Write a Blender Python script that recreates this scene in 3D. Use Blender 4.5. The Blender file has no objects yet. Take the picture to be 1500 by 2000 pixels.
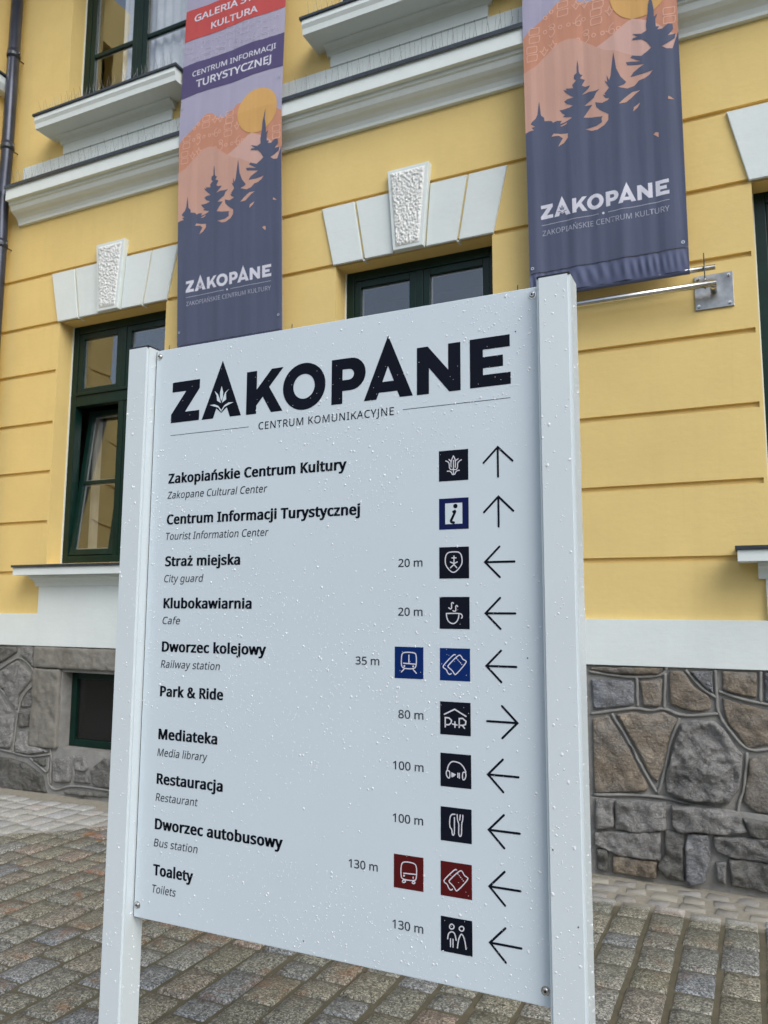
import bpy, bmesh, math, random
from mathutils import Vector, Matrix
random.seed(7)
R = math.radians
scene = bpy.context.scene
col = scene.collection

# ---------------------------------------------------------------- camera
cam_data = bpy.data.cameras.new("camera")
cam = bpy.data.objects.new("camera", cam_data)
col.objects.link(cam)
RT, UP, FW = (0.905681, 0.42393, 0.004972), (0.047523, -0.113168, 0.992439), (-0.421287, 0.898597, 0.12264)
cam.matrix_world = Matrix(((RT[0], UP[0], -FW[0], 0.0), (RT[1], UP[1], -FW[1], 0.0), (RT[2], UP[2], -FW[2], 1.6), (0, 0, 0, 1)))
cam_data.sensor_fit = 'VERTICAL'
cam_data.sensor_height = 24.0
cam_data.lens = 24.0 * 1534 / 2000
cam_data.clip_start = 0.05
cam_data.clip_end = 600
cam_data.dof.use_dof = True
cam_data.dof.focus_distance = 2.1
cam_data.dof.aperture_fstop = 5.6
scene.camera = cam
scene.render.resolution_x = 768
scene.render.resolution_y = 1024

# ---------------------------------------------------------------- overcast sky, weak soft sun, exposure
world = bpy.data.worlds.new("World")
scene.world = world
world.use_nodes = True
nt = world.node_tree
sky = nt.nodes.new("ShaderNodeTexSky")
sky.sky_type = 'NISHITA'
sky.sun_disc = False
sky.sun_elevation = R(42)
sky.sun_rotation = R(128)
sky.air_density = 1.0
sky.dust_density = 2.0
sky.ozone_density = 1.0
hsv = nt.nodes.new("ShaderNodeHueSaturation")
hsv.inputs['Saturation'].default_value = 0.62
bgn = nt.nodes['Background']
bgn.inputs['Strength'].default_value = 0.15
nt.links.new(sky.outputs[0], hsv.inputs['Color'])
nt.links.new(hsv.outputs[0], bgn.inputs['Color'])
sun_data = bpy.data.lights.new("sun", 'SUN')
sun_data.energy = 1.0
sun_data.angle = R(40)
sun_data.color = (1.0, 1.0, 0.98)
sun = bpy.data.objects.new("sun", sun_data)
col.objects.link(sun)
az = R(128)
sd = Vector((math.sin(az) * math.cos(R(42)), math.cos(az) * math.cos(R(42)), math.sin(R(42))))
sun.rotation_euler = sd.to_track_quat('Z', 'Y').to_euler()
scene.view_settings.view_transform = 'Standard'
scene.view_settings.look = 'None'
scene.view_settings.exposure = 0.60
scene.view_settings.gamma = 1.0
scene.view_settings.use_curve_mapping = False

# ---------------------------------------------------------------- helpers
def srgb(r, g, b):
    f = lambda c: c / 12.92 if c <= 0.04045 else ((c + 0.055) / 1.055) ** 2.4
    return (f(r / 255), f(g / 255), f(b / 255), 1.0)

def tag(o, label=None, cat=None, group=None, kind=None):
    if label: o['label'] = label
    if cat: o['category'] = cat
    if group: o['group'] = group
    if kind: o['kind'] = kind
    return o

def empty(name, loc=(0, 0, 0), parent=None):
    o = bpy.data.objects.new(name, None)
    o.empty_display_size = 0.1
    o.location = loc
    col.objects.link(o)
    if parent: o.parent = parent
    return o

def link(name, me, mat=None, parent=None, loc=None):
    o = bpy.data.objects.new(name, me)
    col.objects.link(o)
    if mat is not None and not me.materials:
        me.materials.append(mat)
    if parent: o.parent = parent
    if loc: o.location = loc
    return o

def finish(name, bm, mat, parent=None, smooth=False, loc=None):
    me = bpy.data.meshes.new(name)
    bmesh.ops.recalc_face_normals(bm, faces=bm.faces)
    bm.to_mesh(me)
    bm.free()
    if smooth:
        for p in me.polygons: p.use_smooth = True
    return link(name, me, mat, parent, loc)

def box_into(bm, x0, x1, y0, y1, z0, z1, bev=0.0, seg=2):
    vs = [bm.verts.new(p) for p in ((x0, y0, z0), (x1, y0, z0), (x1, y1, z0), (x0, y1, z0), (x0, y0, z1), (x1, y0, z1), (x1, y1, z1), (x0, y1, z1))]
    fs = [bm.faces.new([vs[i] for i in f]) for f in ((0, 1, 5, 4), (1, 2, 6, 5), (2, 3, 7, 6), (3, 0, 4, 7), (4, 5, 6, 7), (3, 2, 1, 0))]
    if bev > 0:
        es = list({e for f in fs for e in f.edges})
        bmesh.ops.bevel(bm, geom=es, offset=bev, segments=seg, affect='EDGES', profile=0.5)

def box(name, x0, x1, y0, y1, z0, z1, mat, parent=None, bev=0.0, seg=2):
    bm = bmesh.new()
    box_into(bm, x0, x1, y0, y1, z0, z1, bev, seg)
    return finish(name, bm, mat, parent)

def tube_into(bm, pts, r, n=12, cap=True):
    pts = [Vector(p) for p in pts]
    rings = []
    for i, p in enumerate(pts):
        d = (pts[min(i + 1, len(pts) - 1)] - pts[max(i - 1, 0)]).normalized()
        a = Vector((0, 0, 1)) if abs(d.z) < 0.9 else Vector((0, 1, 0))
        u = d.cross(a).normalized()
        v = d.cross(u)
        rr = r[i] if isinstance(r, (list, tuple)) else r
        rings.append([bm.verts.new(p + u * math.cos(2 * math.pi * k / n) * rr + v * math.sin(2 * math.pi * k / n) * rr) for k in range(n)])
    for a, b in zip(rings, rings[1:]):
        for k in range(n):
            bm.faces.new((a[k], a[(k + 1) % n], b[(k + 1) % n], b[k]))
    if cap:
        bm.faces.new(rings[0])
        bm.faces.new(rings[-1])

def tube(name, pts, r, mat, parent=None, n=12):
    bm = bmesh.new()
    tube_into(bm, pts, r, n)
    return finish(name, bm, mat, parent, smooth=True)

def profile_bar(name, prof, x0, x1, mat, parent=None, axis='x', base=0.0, smooth=False):
    """closed (depth, z) outline swept along x (axis x) or along y with depth measured along +x (axis y)"""
    bm = bmesh.new()
    def P(d, z, s): return (s, d, z) if axis == 'x' else (base - d, s, z)
    a = [bm.verts.new(P(d, z, x0)) for d, z in prof]
    b = [bm.verts.new(P(d, z, x1)) for d, z in prof]
    n = len(prof)
    for i in range(n):
        bm.faces.new((a[i], a[(i + 1) % n], b[(i + 1) % n], b[i]))
    bm.faces.new(a)
    bm.faces.new(b)
    return finish(name, bm, mat, parent, smooth)

# ---------------------------------------------------------------- materials
class NB:
    def __init__(s, name):
        s.m = bpy.data.materials.new(name)
        s.m.use_nodes = True
        s.t = s.m.node_tree
        s.b = s.t.nodes['Principled BSDF']
        s.pos = s.t.nodes.new('ShaderNodeNewGeometry').outputs['Position']
    def n(s, typ, ins=None, **kw):
        nd = s.t.nodes.new(typ)
        for k, v in kw.items(): setattr(nd, k, v)
        for k, v in (ins or {}).items():
            if hasattr(v, 'is_linked'): s.t.links.new(v, nd.inputs[k])
            else: nd.inputs[k].default_value = v
        return nd
    def noise(s, scale, detail=4, rough=0.55, vec=None):
        return s.n('ShaderNodeTexNoise', {'Vector': vec or s.pos, 'Scale': scale, 'Detail': detail, 'Roughness': rough}).outputs['Fac']
    def vor(s, scale, feature='F1', out='Distance', vec=None):
        return s.n('ShaderNodeTexVoronoi', {'Vector': vec or s.pos, 'Scale': scale}, feature=feature).outputs[out]
    def ramp(s, fac, stops):
        nd = s.n('ShaderNodeValToRGB', {'Fac': fac})
        cr = nd.color_ramp
        while len(cr.elements) < len(stops): cr.elements.new(0.5)
        for e, (p, c) in zip(cr.elements, stops):
            e.position = p
            e.color = c if len(c) == 4 else (*c, 1)
        return nd.outputs['Color']
    def mix(s, fac, a, b, mode='MIX'):
        nd = s.n('ShaderNodeMix', data_type='RGBA', blend_type=mode)
        for idx, v in ((0, fac), (6, a), (7, b)):
            if hasattr(v, 'is_linked'): s.t.links.new(v, nd.inputs[idx])
            else: nd.inputs[idx].default_value = v
        return nd.outputs[2]
    def math(s, op, a, b=0.0, clamp=False):
        nd = s.n('ShaderNodeMath', {0: a, 1: b}, operation=op)
        nd.use_clamp = clamp
        return nd.outputs[0]
    def maprange(s, v, a, b, c=0.0, d=1.0):
        return s.n('ShaderNodeMapRange', {'Value': v, 'From Min': a, 'From Max': b, 'To Min': c, 'To Max': d}).outputs[0]
    def xyz(s): return s.n('ShaderNodeSeparateXYZ', {0: s.pos}).outputs
    def set(s, **kw):
        for k, v in kw.items():
            k = {'color': 'Base Color', 'rough': 'Roughness', 'metal': 'Metallic', 'spec': 'Specular IOR Level', 'ior': 'IOR'}.get(k, k)
            if hasattr(v, 'is_linked'): s.t.links.new(v, s.b.inputs[k])
            else: s.b.inputs[k].default_value = v
        return s
    def bump(s, h, strength=0.3, dist=0.002):
        bn = s.n('ShaderNodeBump', {'Height': h, 'Strength': strength, 'Distance': dist})
        s.t.links.new(bn.outputs[0], s.b.inputs['Normal'])
        return s

def plain(name, c, rough=0.5, metal=0.0, var=0.06, scale=3.0, bump=0.0, bscale=300, bdist=0.001, spec=0.5):
    b = NB(name)
    f = b.noise(scale, 5, 0.6)
    lo = tuple(max(0, v * (1 - var)) for v in c[:3]) + (1,)
    hi = tuple(min(1, v * (1 + var)) for v in c[:3]) + (1,)
    b.set(color=b.ramp(f, [(0.3, lo), (0.7, hi)]), rough=rough, metal=metal, spec=spec)
    if bump: b.bump(b.noise(bscale, 3), bump, bdist)
    return b.m

def make_plaster(name, c, dirt):
    b = NB(name)
    z = b.xyz()[2]
    big = b.noise(0.9, 6, 0.65)
    mid = b.noise(7, 6, 0.7)
    streak_vec = b.n('ShaderNodeMapping', {'Vector': b.pos, 'Scale': (9, 9, 0.7)}).outputs[0]
    streak = b.noise(1.0, 5, 0.6, streak_vec)
    c0 = b.mix(b.maprange(big, .35, .7), tuple(v * .93 for v in c[:3]) + (1,), tuple(v * 1.04 for v in c[:3]) + (1,))
    c1 = b.mix(b.maprange(streak, .52, .8, 0, dirt * .55), c0, tuple(v * .62 for v in c[:3]) + (1,))
    drip_vec = b.n('ShaderNodeMapping', {'Vector': b.pos, 'Scale': (26, 26, 1.1)}).outputs[0]
    drip = b.noise(1.0, 4, 0.6, drip_vec)
    c1 = b.mix(b.maprange(drip, .62, .84, 0, dirt * .6), c1, tuple(v * .55 for v in c[:3]) + (1,))
    c2 = b.mix(b.maprange(mid, .4, .75, 0, dirt * .6), c1, tuple(v * .8 for v in c[:3]) + (1,))
    b.set(color=c2, rough=0.88, spec=0.25)
    fine = b.noise(420, 3, 0.6)
    wavy = b.noise(26, 3, 0.5)
    trowel = b.noise(1.0, 5, 0.65, b.n('ShaderNodeMapping', {'Vector': b.pos, 'Scale': (5, 5, 34)}).outputs[0])
    spots = b.noise(60, 4, 0.7)
    b.bump(b.math('ADD', b.math('MULTIPLY', fine, 0.5), b.math('ADD', wavy, b.math('ADD', b.math('MULTIPLY', trowel, 0.8), b.math('MULTIPLY', spots, 0.5)))), 0.5, 0.0022)
    return b.m

M = {}
M['yellow'] = make_plaster('yellow_plaster', (0.775, 0.587, 0.236), 0.19)
M['white'] = make_plaster('white_plaster', (0.73, 0.79, 0.775), 0.15)
M['metal_dark'] = plain('dark_painted_metal', (0.035, 0.045, 0.055), 0.35, 0.0, 0.3, 12, 0.1, 40)
M['pipe'] = plain('anthracite_pipe_metal', (0.045, 0.052, 0.075), 0.3, 0.35, 0.25, 6, 0.08, 30)
M['green'] = plain('dark_green_window_paint', (0.0035, 0.021, 0.015), 0.32, 0.0, 0.2, 9, 0.06, 80, spec=0.3)
M['steel'] = plain('brushed_stainless_steel', (0.62, 0.61, 0.58), 0.22, 1.0, 0.12, 18, 0.05, 60)
M['plate'] = plain('brushed_plate_steel', (0.36, 0.36, 0.35), 0.34, 1.0, 0.35, 9, 0.2, 30)
M['spacer'] = plain('window_spacer', (0.35, 0.36, 0.36), 0.5)
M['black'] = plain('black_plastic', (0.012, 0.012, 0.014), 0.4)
M['ink'] = plain('blue_black_print', (0.0065, 0.0085, 0.016), 0.5, 0, 0.15, 5, spec=0.08)
M['ink_grey'] = plain('grey_print', (0.035, 0.04, 0.052), 0.5, 0, 0.1, 5, spec=0.12)
M['navy'] = plain('navy_print', (0.006, 0.012, 0.075), 0.5, 0, 0.1, 5, spec=0.12)
M['rail_blue'] = plain('railway_blue_print', (0.003, 0.022, 0.125), 0.5, 0, 0.1, 5, spec=0.12)
M['maroon'] = plain('maroon_print', (0.085, 0.008, 0.009), 0.5, 0, 0.1, 5, spec=0.12)
M['picto'] = plain('white_print', (0.62, 0.62, 0.68), 0.4, 0, 0.05, 5)
M['curtain'] = plain('white_curtain', (0.86, 0.86, 0.88), 0.9, 0, 0.1, 8)
M['beige'] = plain('beige_curtain', (0.40, 0.37, 0.33), 0.9, 0, 0.1, 8)
M['room'] = plain('dim_room', (0.035, 0.03, 0.024), 0.9, 0, 0.2, 2)
M['wire'] = plain('spike_wire', (0.12, 0.12, 0.12), 0.4, 0.5)

b = NB('window_glass')
b.set(color=(0.02, 0.02, 0.022, 1), rough=0.02)
gl = b.n('ShaderNodeBsdfGlossy', {'Color': (0.86, 0.9, 0.95, 1), 'Roughness': 0.015})
tr = b.n('ShaderNodeBsdfTransparent', {'Color': (0.97, 0.98, 0.97, 1)})
wob = b.n('ShaderNodeBump', {'Height': b.noise(1.6, 2), 'Strength': 0.25, 'Distance': 0.01}).outputs[0]
b.t.links.new(wob, gl.inputs['Normal'])
fac = b.n('ShaderNodeLayerWeight', {'Blend': 0.5}).outputs['Facing']
refl = b.math('ADD', b.math('MULTIPLY', b.math('POWER', fac, 2.0), 0.68), 0.075, True)
mx = b.n('ShaderNodeMixShader', {0: refl, 1: tr.outputs[0], 2: gl.outputs[0]})
b.t.links.new(mx.outputs[0], b.t.nodes['Material Output'].inputs['Surface'])
M['glass'] = b.m
b = NB('basement_glass')
b.set(color=(0.012, 0.012, 0.012, 1), rough=0.12, spec=0.45)
M['glass_low'] = b.m

# panel and posts: powder coated white, slightly bluish
def coated(name, c, rough, orange):
    b = NB(name)
    f = b.noise(2.2, 4)
    g = b.vor(900)
    b.set(color=b.mix(b.maprange(f, .35, .7), tuple(v * .97 for v in c) + (1,), tuple(v for v in c) + (1,)), rough=rough)
    b.bump(b.math('ADD', b.noise(orange, 2), b.math('MULTIPLY', g, 0.2)), 0.05, 0.001)
    return b.m
M['panel'] = coated('panel_coating', (0.615, 0.70, 0.75), 0.33, 240)
M['post'] = coated('post_powder_coat', (0.65, 0.72, 0.745), 0.30, 500)
b = NB('rain_drop')
gl = b.n('ShaderNodeBsdfGlossy', {'Color': (1, 1, 1, 1), 'Roughness': 0.08})
tr = b.n('ShaderNodeBsdfTransparent', {'Color': (1, 1, 1, 1)})
df = b.n('ShaderNodeBsdfDiffuse', {'Color': (0.97, 0.98, 1.0, 1)})
m1 = b.n('ShaderNodeMixShader', {0: 0.72, 1: tr.outputs[0], 2: df.outputs[0]})  # white diffuse share paints in the bright glint of the drops
mx = b.n('ShaderNodeMixShader', {0: 0.09, 1: m1.outputs[0], 2: gl.outputs[0]})
b.t.links.new(mx.outputs[0], b.t.nodes['Material Output'].inputs['Surface'])
M['drop'] = b.m

def stone_mat(name, cols, wet=False):
    b = NB(name)
    rnd = b.n('ShaderNodeObjectInfo').outputs['Random']
    off = b.n('ShaderNodeCombineXYZ', {0: b.math('MULTIPLY', rnd, 31.0), 1: b.math('MULTIPLY', rnd, 17.0), 2: 0.0}).outputs[0]
    p = b.n('ShaderNodeVectorMath', {0: b.pos, 1: off}, operation='ADD').outputs[0]
    big = b.noise(3.5, 6, 0.65, p)
    base = b.ramp(big, [(0.25, cols[0]), (0.48, cols[1]), (0.62, cols[2]), (0.8, cols[1])])
    mps = b.n('ShaderNodeMapping', {'Vector': p, 'Rotation': (0.3, 0.4, 0.2), 'Scale': (6, 6, 26)}).outputs[0]
    strata = b.noise(1.0, 6, 0.7, mps)
    base = b.mix(b.maprange(strata, .5, .75, 0, .35), base, tuple(v * .5 for v in cols[0][:3]) + (1,))
    grey = b.maprange(b.noise(2.2, 4, 0.6, p), .45, .62, 0, .65)
    base = b.mix(grey, base, (0.25, 0.243, 0.23, 1))
    fine = b.noise(70, 6, 0.75, p)
    crag = b.n('ShaderNodeTexNoise', {'Vector': p, 'Scale': 9.0, 'Detail': 9.0, 'Roughness': 0.68, 'Distortion': 0.6}).outputs['Fac']
    base = b.mix(b.maprange(crag, .35, .62, .55, 0), base, tuple(v * .38 for v in cols[0][:3]) + (1,))
    base = b.mix(b.maprange(fine, .5, .72, 0, .55), base, tuple(min(1, v * 1.7 + .03) for v in cols[1][:3]) + (1,))
    crack = b.maprange(b.n('ShaderNodeTexVoronoi', {'Vector': b.n('ShaderNodeVectorMath', {0: p, 1: b.n('ShaderNodeTexNoise', {'Vector': p, 'Scale': 6.0, 'Detail': 4.0}).outputs['Color']}, operation='ADD').outputs[0], 'Scale': 2.2}, feature='DISTANCE_TO_EDGE').outputs['Distance'], 0.0, 0.016, 1, 0)
    base = b.mix(b.math('MULTIPLY', crack, 0.28), base, (0.03, 0.028, 0.024, 1))
    val = b.n('ShaderNodeHueSaturation', {'Color': base, 'Value': b.maprange(rnd, 0, 1, .85, 1.25), 'Saturation': 0.76}).outputs[0]
    b.set(color=val, rough=0.72, spec=0.35)
    h = b.math('ADD', b.math('MULTIPLY', strata, 0.35), b.math('ADD', b.math('MULTIPLY', crag, 1.2), b.math('MULTIPLY', fine, 0.22)))
    h = b.math('SUBTRACT', h, b.math('MULTIPLY', crack, 0.10))
    b.bump(h, 1.0, 0.042)
    return b.m
M['st_brown'] = stone_mat('brown_sandstone', [(0.17, 0.135, 0.095), (0.29, 0.225, 0.145), (0.26, 0.23, 0.19)])
M['st_grey'] = stone_mat('grey_field_stone', [(0.16, 0.157, 0.15), (0.27, 0.265, 0.25), (0.35, 0.34, 0.32)])
M['st_blue'] = stone_mat('blue_grey_stone', [(0.15, 0.163, 0.185), (0.25, 0.27, 0.30), (0.24, 0.24, 0.24)])
M['st_dark'] = stone_mat('dark_slate_stone', [(0.09, 0.09, 0.078), (0.16, 0.157, 0.135), (0.20, 0.195, 0.17)])
b = NB('grey_mortar')
b.set(color=b.ramp(b.noise(9, 6, 0.7), [(0.3, (0.20, 0.197, 0.185)), (0.7, (0.31, 0.305, 0.285))]), rough=0.85)
b.bump(b.math('ADD', b.noise(20, 6, 0.7), b.math('MULTIPLY', b.noise(160, 3), .3)), 0.7, 0.008)
M['mortar'] = b.m
b = NB('pointing_mortar')
b.set(color=b.ramp(b.noise(14, 6, 0.7), [(0.3, (0.19, 0.188, 0.178)), (0.7, (0.29, 0.285, 0.265))]), rough=0.85)
b.bump(b.noise(60, 5, 0.7), 0.6, 0.004)
M['bead'] = b.m

def wetness(b):
    """1 where rain reached the ground, 0 in the strip the eaves keep dry"""
    y = b.xyz()[1]
    x = b.xyz()[0]
    edge = b.math('ADD', y, b.math('MULTIPLY', b.noise(4.0, 5, 0.7), 0.34))
    edge = b.math('ADD', edge, b.math('MULTIPLY', b.maprange(x, -4.35, -4.95), 0.62))
    return b.maprange(edge, 4.86, 4.79, 0, 1)

b = NB('granite_paving')
rnd = b.n('ShaderNodeObjectInfo').outputs['Random']
tint = b.n('ShaderNodeAttribute', attribute_name='tint').outputs['Fac']
r1 = b.math('FRACT', b.math('ADD', rnd, tint))
wet = wetness(b)
tone = b.ramp(r1, [(0.0, (0.165, 0.163, 0.135)), (0.22, (0.20, 0.20, 0.185)), (0.36, (0.165, 0.175, 0.185)), (0.50, (0.17, 0.165, 0.13)), (0.70, (0.20, 0.19, 0.155)), (0.82, (0.16, 0.16, 0.14)), (0.93, (0.245, 0.195, 0.16)), (1.0, (0.17, 0.168, 0.14))])
sp1 = b.noise(230, 1, 0.5)
sp2 = b.vor(165, 'F1', 'Color')
spk = b.n('ShaderNodeSeparateColor', {0: sp2}).outputs[0]
speck = b.math('ADD', b.math('MULTIPLY', sp1, 0.40), b.math('ADD', b.math('MULTIPLY', spk, 0.50), b.math('MULTIPLY', b.noise(40, 3, .6), .25)))
mul = b.ramp(speck, [(0.33, (0.28, 0.28, 0.27)), (0.47, (0.75, 0.75, 0.74)), (0.66, (1.2, 1.19, 1.15)), (0.80, (2.3, 2.28, 2.2))])
g = b.mix(1.0, tone, mul, 'MULTIPLY')
rust = b.math('MULTIPLY', b.maprange(b.noise(3.1, 5, 0.7), .53, .65), b.maprange(b.noise(9, 3, 0.6), .40, .56), True)
rust = b.math('MULTIPLY', rust, b.maprange(b.xyz()[0], -1.2, -2.4, 0.35, 1.0))
g = b.mix(b.math('MULTIPLY', rust, 0.75), g, (0.26, 0.105, 0.035, 1))
algae = b.maprange(b.noise(2.1, 5, 0.7), .50, .70, 0, .35)
g = b.mix(algae, g, (0.125, 0.125, 0.085, 1))
dry = b.mix(0.46, g, (0.56, 0.555, 0.53, 1))
b.set(color=b.mix(wet, dry, g), rough=b.maprange(wet, 0, 1, 0.8, 0.45), spec=0.4)
b.bump(b.math('ADD', b.math('MULTIPLY', spk, 0.25), b.noise(25, 4, 0.65)), 0.3, 0.005)
M['granite'] = b.m
b = NB('dry_cobble')
rnd = b.n('ShaderNodeObjectInfo').outputs['Random']
cc = b.ramp(rnd, [(0.0, (0.20, 0.20, 0.195)), (0.4, (0.27, 0.265, 0.25)), (0.7, (0.23, 0.22, 0.20)), (1.0, (0.34, 0.325, 0.27))])
b.set(color=b.mix(b.maprange(b.noise(28, 6, 0.75), .42, .62, 0, .55), cc, (0.33, 0.30, 0.245, 1)), rough=0.85)
b.bump(b.math('ADD', b.noise(40, 5, 0.7), b.math('MULTIPLY', b.noise(160, 3), .4)), 0.6, 0.006)
M['dry_cobble'] = b.m
b = NB('sand_joint')
wet = wetness(b)
cc = b.ramp(b.noise(12, 6, 0.7), [(0.3, (0.085, 0.078, 0.050)), (0.7, (0.135, 0.118, 0.076))])
cd = b.ramp(b.noise(30, 6, 0.7), [(0.3, (0.24, 0.22, 0.175)), (0.7, (0.35, 0.32, 0.26))])
b.set(color=b.mix(wet, cd, cc), rough=0.75)
b.bump(b.noise(180, 5, 0.7), 0.6, 0.004)
M['joint'] = b.m

def cloth(name, c, var=0.05):
    b = NB(name)
    f = b.noise(2.0, 5)
    thr = b.n('ShaderNodeTexWave', {'Vector': b.pos, 'Scale': 130.0}).outputs['Fac']
    vec = b.n('ShaderNodeMapping', {'Vector': b.pos, 'Scale': (16, 16, 0.8)}).outputs[0]
    st = b.noise(1.0, 3, 0.5, vec)
    cc = b.mix(b.maprange(f, .3, .7), tuple(v * (1 - var) for v in c) + (1,), tuple(min(1, v * (1 + var)) for v in c) + (1,))
    b.set(color=cc, rough=0.62, spec=0.3)
    b.bump(b.math('ADD', st, b.math('MULTIPLY', thr, 0.02)), 0.35, 0.012)
    tl = b.n('ShaderNodeBsdfTranslucent', {'Color': tuple(c) + (1,)})
    mx = b.n('ShaderNodeMixShader', {0: 0.16, 1: b.b.outputs[0], 2: tl.outputs[0]})
    b.t.links.new(mx.outputs[0], b.t.nodes['Material Output'].inputs['Surface'])
    return b.m
def cl(r, g, bb, k=1.18):
    c = [min(.9, v * k) for v in srgb(r, g, bb)[:3]]
    m_ = sum(c) / 3
    return tuple(v * .90 + m_ * .10 for v in c)
M['c_slate'] = cloth('banner_slate_blue', cl(84, 92, 117))
M['c_lav'] = cloth('banner_lavender', cl(164, 161, 186))
M['c_orange'] = cloth('banner_orange', cl(202, 140, 112))
M['c_pink'] = cloth('banner_pink', cl(203, 158, 140))
M['c_light'] = cloth('banner_light_pink', cl(208, 168, 156))
M['c_sun'] = cloth('banner_sun_yellow', cl(214, 166, 92))
M['c_red'] = cloth('banner_red', cl(196, 74, 72))
M['c_purple'] = cloth('banner_purple', cl(86, 78, 120))
M['c_white'] = cloth('banner_white', cl(214, 214, 228))
M['c_dim'] = cloth('banner_faded_white', cl(168, 171, 188))
M['c_pat'] = cloth('banner_pattern_peach', cl(224, 176, 152))
M['c_patlav'] = cloth('banner_pattern_lavender', cl(190, 186, 204))
M['c_hem'] = cloth('banner_hem_blue', cl(86, 95, 126))

# ================================================================ GROUND
H_WALL = 5.2            # distance of the facade plane
XC = -6.75              # internal corner with the projecting wing
WIN_X = [-5.85, -2.87, 0.11, 3.09]
WIN_W = 1.283

bm = bmesh.new()
g = 250
vs = [bm.verts.new(p) for p in ((-g, -g, -0.011), (g, -g, -0.011), (g, g, -0.011), (-g, g, -0.011))]
bm.faces.new(vs)
ground = finish("ground", bm, M['joint'])
tag(ground, "sandy joints and bedding under the granite paving", kind='structure')

# unseen wooded hill ring, added to dim low skylight under ledges; reflected in panes
from mathutils import noise as mnoise
bm = bmesh.new()
ring = []
for k in range(120):
    a = 2 * math.pi * k / 120
    hgt = 34 + 12 * mnoise.noise(Vector((math.cos(a) * 2.5, math.sin(a) * 2.5, 3))) + 5 * mnoise.noise(Vector((math.cos(a) * 14, math.sin(a) * 14, 1)))
    ring.append([bm.verts.new((math.cos(a) * r, math.sin(a) * r, z)) for r, z in ((110, -.5), (125, hgt * .45), (150, hgt), (190, hgt * .8))])
for k in range(120):
    for j in range(3):
        bm.faces.new((ring[k][j], ring[(k + 1) % 120][j], ring[(k + 1) % 120][j + 1], ring[k][j + 1]))
b_h = NB('unseen_wooded_hillside')
b_h.set(color=b_h.ramp(b_h.noise(.12, 6, .7), [(.3, (.022, .034, .018)), (.7, (.06, .085, .04))]), rough=.95)
M['unseen_hills'] = b_h.m
tag(finish("unseen_hills", bm, M['unseen_hills']), "unseen dark wooded hill ring added to block low sky light", kind='structure')

pav = empty("pavement")
tag(pav, "wet granite sett pavement in straight columns in front of the wall", kind='structure')

def sett_bm(lx, ly, h, rng, nx=5, ny=6, rough=0.004):
    """rounded, slightly uneven stone block centred on the origin, top near z=0"""
    bm = bmesh.new()
    grid = []
    jx = [rng.uniform(-.009, .009) for _ in range(4)]
    for j in range(ny + 1):
        row = []
        v = (0, .035, .3, .5, .7, .965, 1)[j] if ny == 6 else (0, .06, .94, 1)[j]
        for i in range(nx + 1):
            u = (0, .05, .35, .65, .95, 1)[i] if nx == 5 else (0, .06, .5, .94, 1)[i]
            px, py = (u - .5) * lx, (v - .5) * ly
            edge = min(min(u, 1 - u) * lx, min(v, 1 - v) * ly)
            px += (jx[0] * (1 - v) + jx[1] * v) * (abs(u - .5) * 2) * (1 if u > .5 else -1) * .35
            py += (jx[2] * (1 - u) + jx[3] * u) * (abs(v - .5) * 2) * (1 if v > .5 else -1) * .35
            cut = 1.0
            if (i in (0, nx)) and (j in (0, ny)):
                px *= .955
                py *= .965
            z = -0.0125 * math.exp(-edge / 0.004) + rng.uniform(-rough, rough) * (0.4 if edge < 1e-6 else 1)
            row.append(bm.verts.new((px, py, z)))
        grid.append(row)
    for j in range(ny):
        for i in range(nx):
            bm.faces.new((grid[j][i], grid[j][i + 1], grid[j + 1][i + 1], grid[j + 1][i]))
    ring = grid[0][:] + [grid[j][nx] for j in range(1, ny + 1)] + grid[ny][nx - 1::-1] + [grid[j][0] for j in range(ny - 1, 0, -1)]
    low = [bm.verts.new((v.co.x * 1.02, v.co.y * 1.02, -h)) for v in ring]
    n = len(ring)
    for k in range(n):
        bm.faces.new((ring[k], low[k], low[(k + 1) % n], ring[(k + 1) % n]))
    return bm

def to_px(p):
    d = Vector(p) - Vector((0, 0, 1.6))
    a = d.dot(Vector(FW))
    if a < .05: return None
    return (750 + 1534 * d.dot(Vector(RT)) / a, 1000 - 1534 * d.dot(Vector(UP)) / a, a)

rng = random.Random(11)
LENS = [0.15, 0.21, 0.225, 0.24, 0.255, 0.28]
variants = {}
for L in LENS:
    for k in range(3):
        bm = sett_bm(0.158, L - 0.017, 0.05, rng, 5, 6, 0.0016)
        me = bpy.data.meshes.new("paving_stone")
        bmesh.ops.recalc_face_normals(bm, faces=bm.faces)
        bm.to_mesh(me)
        bm.free()
        for p in me.polygons: p.use_smooth = True
        me.materials.append(M['granite'])
        variants[(L, k)] = me
cells = []
ncol = 0
x = -10.6
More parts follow.
